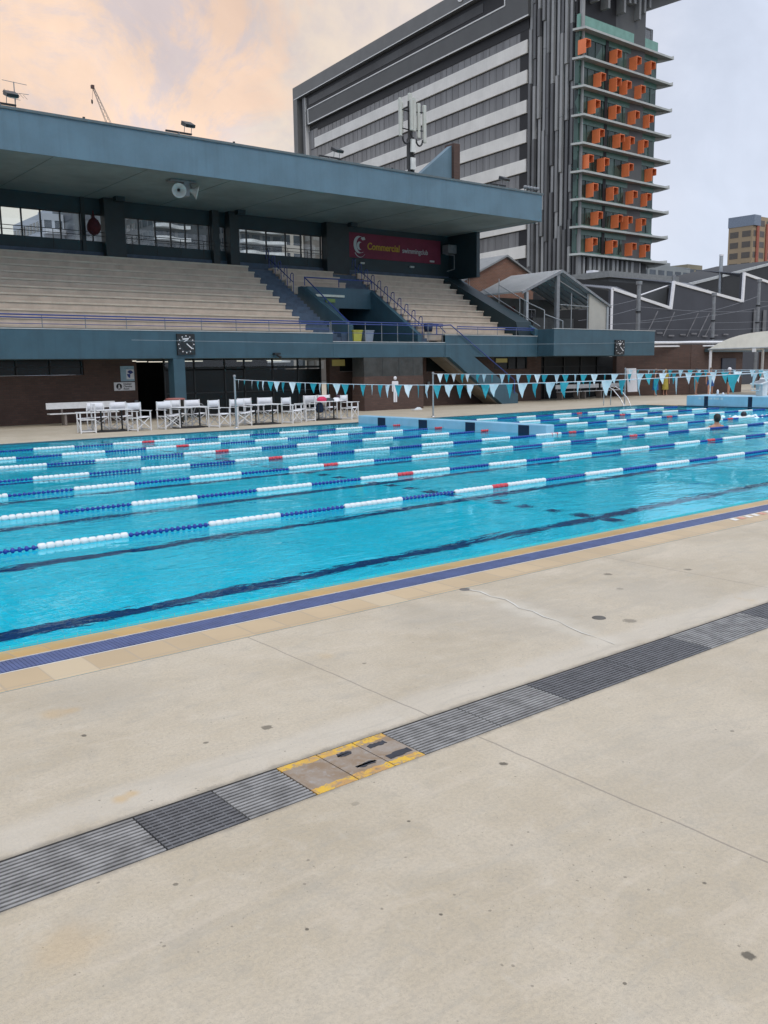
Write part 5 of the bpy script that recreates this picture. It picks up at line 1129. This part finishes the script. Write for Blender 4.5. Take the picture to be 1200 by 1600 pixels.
# ladder
t=thing('pool_ladder','stainless steel ladder with curved handrails at the far pool edge','ladder',(38,27,0))
for x in (36.2,36.75):
    b=MB(); pts=[(x,27.75,0),(x,27.75,.5),(x,27.72,.75),(x,27.5,.92),(x,27.2,.78),(x,26.75,.35),(x,26.55,0),(x,26.5,-.8)]; b.path(pts,.024,steel,8); b.build('handrail',t)
b=MB()
for z in (-.2,-.5,-.8): b.tube((36.2,26.5,z),(36.75,26.5,z),.02,steel)
b.build('rung',t)
# start blocks
def startblock(x,y,label):
    t=thing('starting_block',label,'starting block',(x,y,.5),'starting blocks on the end wall')
    b=MB(); b.prism([(x-.30,y-.27,1.0),(x+.55,y-.27,1.14),(x+.55,y-.27,1.20),(x-.30,y-.27,1.06)],(0,.54,0),mat('block_white',(.62,.64,.64),.5)); bevel(b.build('platform',t),.01)
    b=MB(); b.prism([(x-.26,y-.2,1.068),(x+.40,y-.2,1.178),(x+.40,y-.2,1.183),(x-.26,y-.2,1.073)],(0,.40,0),mat('block_grip',(.18,.20,.22),.8)); b.build('grip_pad',t)
    b=MB(); b.prism([(x+.05,y-.16,.5),(x+.45,y-.16,.5),(x+.50,y-.16,1.10),(x+.0,y-.16,1.02)],(0,.32,0),mat('block_white',(.6,.6,.6))); b.build('pedestal',t)
    b=MB(); b.prism([(x+.42,y-.22,1.16),(x+.56,y-.22,1.19),(x+.50,y-.22,1.30),(x+.40,y-.22,1.24)],(0,.44,0),mat('block_white',(.6,.6,.6))); b.path([(x-.28,y-.2,.98),(x-.30,y-.2,.75),(x-.30,y+.2,.75),(x-.28,y+.2,.98)],.018,steel,6); b.build('kick_wedge',t)
BL=['white starting block outermost on the camera side of the end wall','white starting block second from the camera side','white starting block third from the camera side','white starting block fourth from the camera side, by the middle lanes','white starting block farthest from the camera, beside the bottle and cup']
for i,y in enumerate([LC[1],LC[2],LC[3],LC[4],LC[5]]):
    if y<24.2: startblock(PX1+.35,y,'white starting block with dark grip on the end wall, %s the bottle and cup'%('just on the camera side of' if y>21 else 'well to the camera side of') if False else BL[i])
for i,(x,y,l) in enumerate([(38.3,22.9,'small white bottle standing on the end wall top'),(38.35,22.65,'small white cup beside the bottle on the end wall top')]):
    t=thing('drink_bottle' if i==0 else 'drink_cup',l,'bottle' if i==0 else 'cup',(x,y,.5)); b=MB(); b.lathe((x,y,.5),[(0,0),(.05,0),(.05,.2-.1*i),(.025,.26-.13*i),(0,.27-.13*i)],white_m,12); b.build('body',t)
t=thing('lost_board','white upright notice board leaning on the wall near the ladder','notice board',(46.5,34.6,0)); b=MB(); b.prism([(47.0,34.2,0.3),(47.85,34.1,.3),(47.85,34.25,1.75),(47.0,34.35,1.75)],(0,.04,0),white_m); b.build('panel',t)
for i,(x,y) in enumerate(((29.0,32.3),)):
    t=thing('kick_board','small pale swim float lying on the far deck below the brick panel','float',(27.9,32.5,0)); b=MB(); b.box(27.6,28.1,32.0,32.25,.003,.05,wood_white); b.prism([(27.75,32.0,.05),(27.95,32.0,.14),(28.1,32.0,.05)],(0,.2,0),pennw); bevel(b.build('board',t),.01)
# ================================================================== people
skin_m=mat('skin',(.42,.22,.15),.5,.08,12); hair_m=mat('dark_hair',(.018,.012,.010),.6,.3,40)
def skinmesh(name,verts,edges,radii,m,parent,root=0,sub=2):
    me=bpy.data.meshes.new(name); me.from_pydata([tuple(v) for v in verts],edges,[]); me.update()
    o=bpy.data.objects.new(name,me); COL.objects.link(o); md=o.modifiers.new('skin','SKIN'); md.use_smooth_shade=True
    for i,r_ in enumerate(radii):
        s_=me.skin_vertices[0].data[i]; s_.radius=(r_ if isinstance(r_,(tuple,list)) else (r_,r_)); s_.use_root=(i==root)
    sb=o.modifiers.new('sub','SUBSURF'); sb.levels=sub; sb.render_levels=sub
    dg=bpy.context.evaluated_depsgraph_get(); nm=bpy.data.meshes.new_from_object(o.evaluated_get(dg)); bpy.data.objects.remove(o)
    nm.materials.clear(); nm.materials.append(m)
    for p in nm.polygons: p.material_index=0; p.use_smooth=True
    q_=bpy.data.objects.new(name,nm); COL.objects.link(q_); q_.parent=parent; return q_
def person(label,loc,rz,h=1.7,stance=.09,step=0.0,armL=None,armR=None,top=None,bottom=None,skirt=None,cap=None,hair=hair_m,lean=0.0,long_hair=False):
    t=thing('person',label,'person',(0,0,0)); s=h/1.75
    J={'pel':(0,0,.95),'sp':(0,-.01,1.15),'ch':(0,-.01+lean*.5,1.36),'nk':(0,lean*.7,1.50),'hd':(0,-.02+lean*.8,1.60),'ht':(0,-.01+lean*.8,1.71)}
    nm=['pel','sp','ch','nk','hd','ht']; V=[Vector(J[k]) for k in nm]; rad=[(.155,.115),(.125,.095),(.165,.105),(.055,.055),(.085,.10),(.07,.08)]; E=[(0,1),(1,2),(2,3),(3,4),(4,5)]
    for sx,arm,st_ in ((-1,armL,step),(1,armR,-step)):
        a=len(V); pts=[(sx*.10,0,.90),(sx*(stance+.01),-st_*.35-.03*abs(st_),.50),(sx*stance,-st_+.02,.09),(sx*(stance+.02),-st_-.14,.035)]
        V+= [Vector(p) for p in pts]; rad+=[.095,.062,.040,(.04,.03)]; E+=[(0,a),(a,a+1),(a+1,a+2),(a+2,a+3)]
        a=len(V); arm=arm or [(sx*.19,0,1.42),(sx*.25,.02,1.13),(sx*.25,-.05,.88),(sx*.245,-.07,.80)]
        V+= [Vector(p) for p in arm]; rad+=[.055,.040,.028,(.035,.02)]; E+=[(2,a),(a,a+1),(a+1,a+2),(a+2,a+3)]
        for k in range(4):      # fingers
            q0=len(V); h0=V[a+3]; V.append(h0+Vector((0,-.03+.02*k,-.07+.008*abs(k-1)))); rad.append(.009); E.append((a+3,q0))
        q0=len(V); V.append(V[a+3]+Vector((-sx*.03,-.045,-.03))); rad.append(.010); E.append((a+3,q0))
    V=[v*s for v in V]; rad=[tuple(x*s for x in r_) if isinstance(r_,tuple) else r_*s for r_ in rad]
    bd=skinmesh('body',V,E,rad,skin_m,t)
    hy=(-.01+lean*.8)
    if cap is None:
        b=MB(); b.lathe((0,(hy+.015)*s,1.64*s),[(0,.125*s),(.06*s,.115*s),(.095*s,.06*s),(.102*s,0),(.09*s,-.07*s if not long_hair else -.2*s)],hair,16,sc=(.92,1.08)); b.build('hair',t)
    else:
        b=MB(); b.lathe((0,(hy)*s,1.64*s),[(0,.13*s),(.06*s,.12*s),(.10*s,.06*s),(.105*s,.0)],cap,16); b.prism([(-.08*s,(hy-.09)*s,1.64*s),(.08*s,(hy-.09)*s,1.64*s),(.05*s,(hy-.20)*s,1.63*s),(-.05*s,(hy-.20)*s,1.63*s)],(0,0,.012),cap); b.build('cap',t)
    b=MB(); b.tube((0,(hy-.105)*s,1.63*s),(0,(hy-.14)*s,1.61*s),.012*s,skin_m,6,.016*s)
    for sx in (-1,1): b.lathe((sx*.035*s,(hy-.098)*s,1.655*s),[(0,.008),(.009,0),(0,-.008)],hair_m,8)
    b.box(-.025*s,.025*s,(hy-.108)*s,(hy-.098)*s,1.575*s,1.583*s,mat('lips',(.3,.08,.07),.5)); b.build('face',t)
    if top:
        b=MB(); b.lathe((0,0,0),[(.16*s,.93*s),(.15*s,1.08*s),(.16*s,1.2*s),(.19*s,1.34*s),(.19*s,1.43*s),(.10*s,1.49*s),(.065*s,1.50*s)],top,20,sc=(1.08,.76)); b.build('shirt',t)
    if bottom:
        b=MB(); b.lathe((0,0,0),[(.165*s,1.0*s),(.185*s,.90*s),(.19*s,.80*s)],bottom,20,sc=(1.0,.78))
        for sx in (-1,1): b.lathe((sx*.10*s,-.0,0),[(.115*s,.86*s),(.105*s,.62*s)],bottom,14)
        b.build('shorts',t)
    if skirt:
        b=MB(); b.lathe((0,0,0),[(.17*s,1.22*s if skirt[1] else 1.02*s),(.19*s,.9*s),(.21*s,.6*s),(.22*s,.38*s)],skirt[0],20,sc=(1.0,.85)); b.build('towel',t)
    t.location=loc; t.rotation_euler=(0,0,R(rz)); return t
navy=mat('shirt_black',(.02,.018,.025),.7,.1,4); towel_b=mat('towel_blue',(.02,.12,.33),.8,.15,6); yel=mat('robe_yellow',(.40,.33,.06),.8,.1,6); bl=mat('shorts_blue',(.03,.10,.30),.6,.1,6); capw=mat('cap_white',(.72,.72,.74),.6,.04,6)
brown_hair=mat('brown_hair',(.10,.055,.03),.6,.2,20)
person('person in a dark top with a blue towel wrapped round the waist',(49.0,33.6,0),30,1.72,top=navy,skirt=(towel_b,False),hair=brown_hair)
person('person in a yellow robe beside the one with the blue towel',(50.5,33.9,0),-40,1.66,top=yel,skirt=(yel,True),hair=mat('fair_hair',(.35,.24,.10),.6),long_hair=True)
person('bare legged person standing behind the pennants left of the awning post',(51.0,32.0,0),20,1.68,top=mat('shirt_brown',(.10,.05,.04),.7),hair=hair_m)
person('person in blue shorts walking just left of the awning post',(50.0,30.4,0),-60,1.72,step=.20,bottom=bl,armR=[(.19,0,1.42),(.27,-.05,1.15),(.22,-.25,1.0),(.21,-.32,.98)],hair=brown_hair)
person('person in a black top and white cap standing right of the awning post',(48.3,28.2,0),35,1.72,top=navy,cap=capw,stance=.10,armR=[(.19,0,1.42),(.36,-.03,1.28),(.46,-.10,1.42),(.47,-.13,1.50)])
# swimmers
t=thing('swimmer','dark haired swimmer with bare shoulders resting between the lane ropes at right','person',(0,0,0))
t['label']='dark haired swimmer with bare shoulders standing in the water between lane ropes at right'
V=[Vector(p) for p in [(0,0,-.75),(0,0,-.45),(0,.0,-.12),(0,.0,.05),(0,-.02,.17),(0,0,.28),(-.19,.0,-.06),(-.30,-.2,-.14),(-.28,-.48,-.16),(.19,.0,-.06),(.30,-.2,-.14),(.28,-.48,-.16),(-.1,0,-.8),(-.12,-.1,-1.2),(.1,0,-.8),(.12,-.1,-1.2)]]
skinmesh('body',V,[(0,1),(1,2),(2,3),(3,4),(4,5),(2,6),(6,7),(7,8),(2,9),(9,10),(10,11),(0,12),(12,13),(0,14),(14,15)],[(.15,.12),(.14,.11),(.185,.13),(.06,.06),(.085,.10),(.075,.085),.07,.048,.035,.07,.048,.035,.09,.06,.09,.06],mat('skin_back',(.50,.24,.15),.45,.08,12),t)
b=MB(); b.lathe((0,.015,.22),[(0,.15),(.06,.14),(.10,.085),(.112,.02),(.10,-.06),(.06,-.11)],hair_m,18,sc=(.95,1.1)); b.build('hair',t)
b=MB()
for sx in (-1,1): b.lathe((sx*.092,-.01,.17),[(.0,.03),(.018,.02),(.02,0),(0,-.03)],skin_m,8)
b.build('ear',t)
t.location=(25.7,15.35,.05); t.rotation_euler=(0,0,R(150)); t.scale=(1.0,1.0,1.0)
t=thing('swimmer','swimmer with only a dark capped head above splashed water at the right edge','person',(0,0,0))
V=[Vector(p) for p in [(0,.3,-.45),(0,.15,-.2),(0,.0,-.08),(0,-.08,0),(0,-.1,.08),(-.2,.1,-.2),(-.2,-.4,-.25),(.2,.1,-.2),(.2,-.4,-.25)]]
skinmesh('body',V,[(0,1),(1,2),(2,3),(3,4),(1,5),(5,6),(1,7),(7,8)],[(.14,.1),(.17,.12),.07,(.09,.1),.08,.06,.03,.06,.03],skin_m,t)
b=MB(); b.lathe((0,-.08,.04),[(0,.14),(.07,.125),(.115,.06),(.12,-.01),(.11,-.05)],mat('swim_cap',(.01,.012,.02),.4),18); b.build('cap',t)
t.location=(31.8,17.9,.0); t.rotation_euler=(0,0,R(120)); t.scale=(.9,.9,.9)
t=thing('splash','low ring of white broken water around the swimmer at the right edge','splash',(31.8,17.9,0)); b=MB(); foam=mat('foam',(.75,.85,.88),.4,.05,20); rr=random.Random(4)
for i in range(46):
    a=rr.uniform(0,6.28); r_=rr.uniform(.3,1.3); x=31.9+r_*math.cos(a); y=17.9+.6*r_*math.sin(a); s_=rr.uniform(.02,.06); b.lathe((x,y,-.035),[(0,s_),(s_*.7,s_*.6),(s_*1.6,0)],foam,7,sc=(1.8,.8))
tag(b.build('foam',t),kind='stuff')
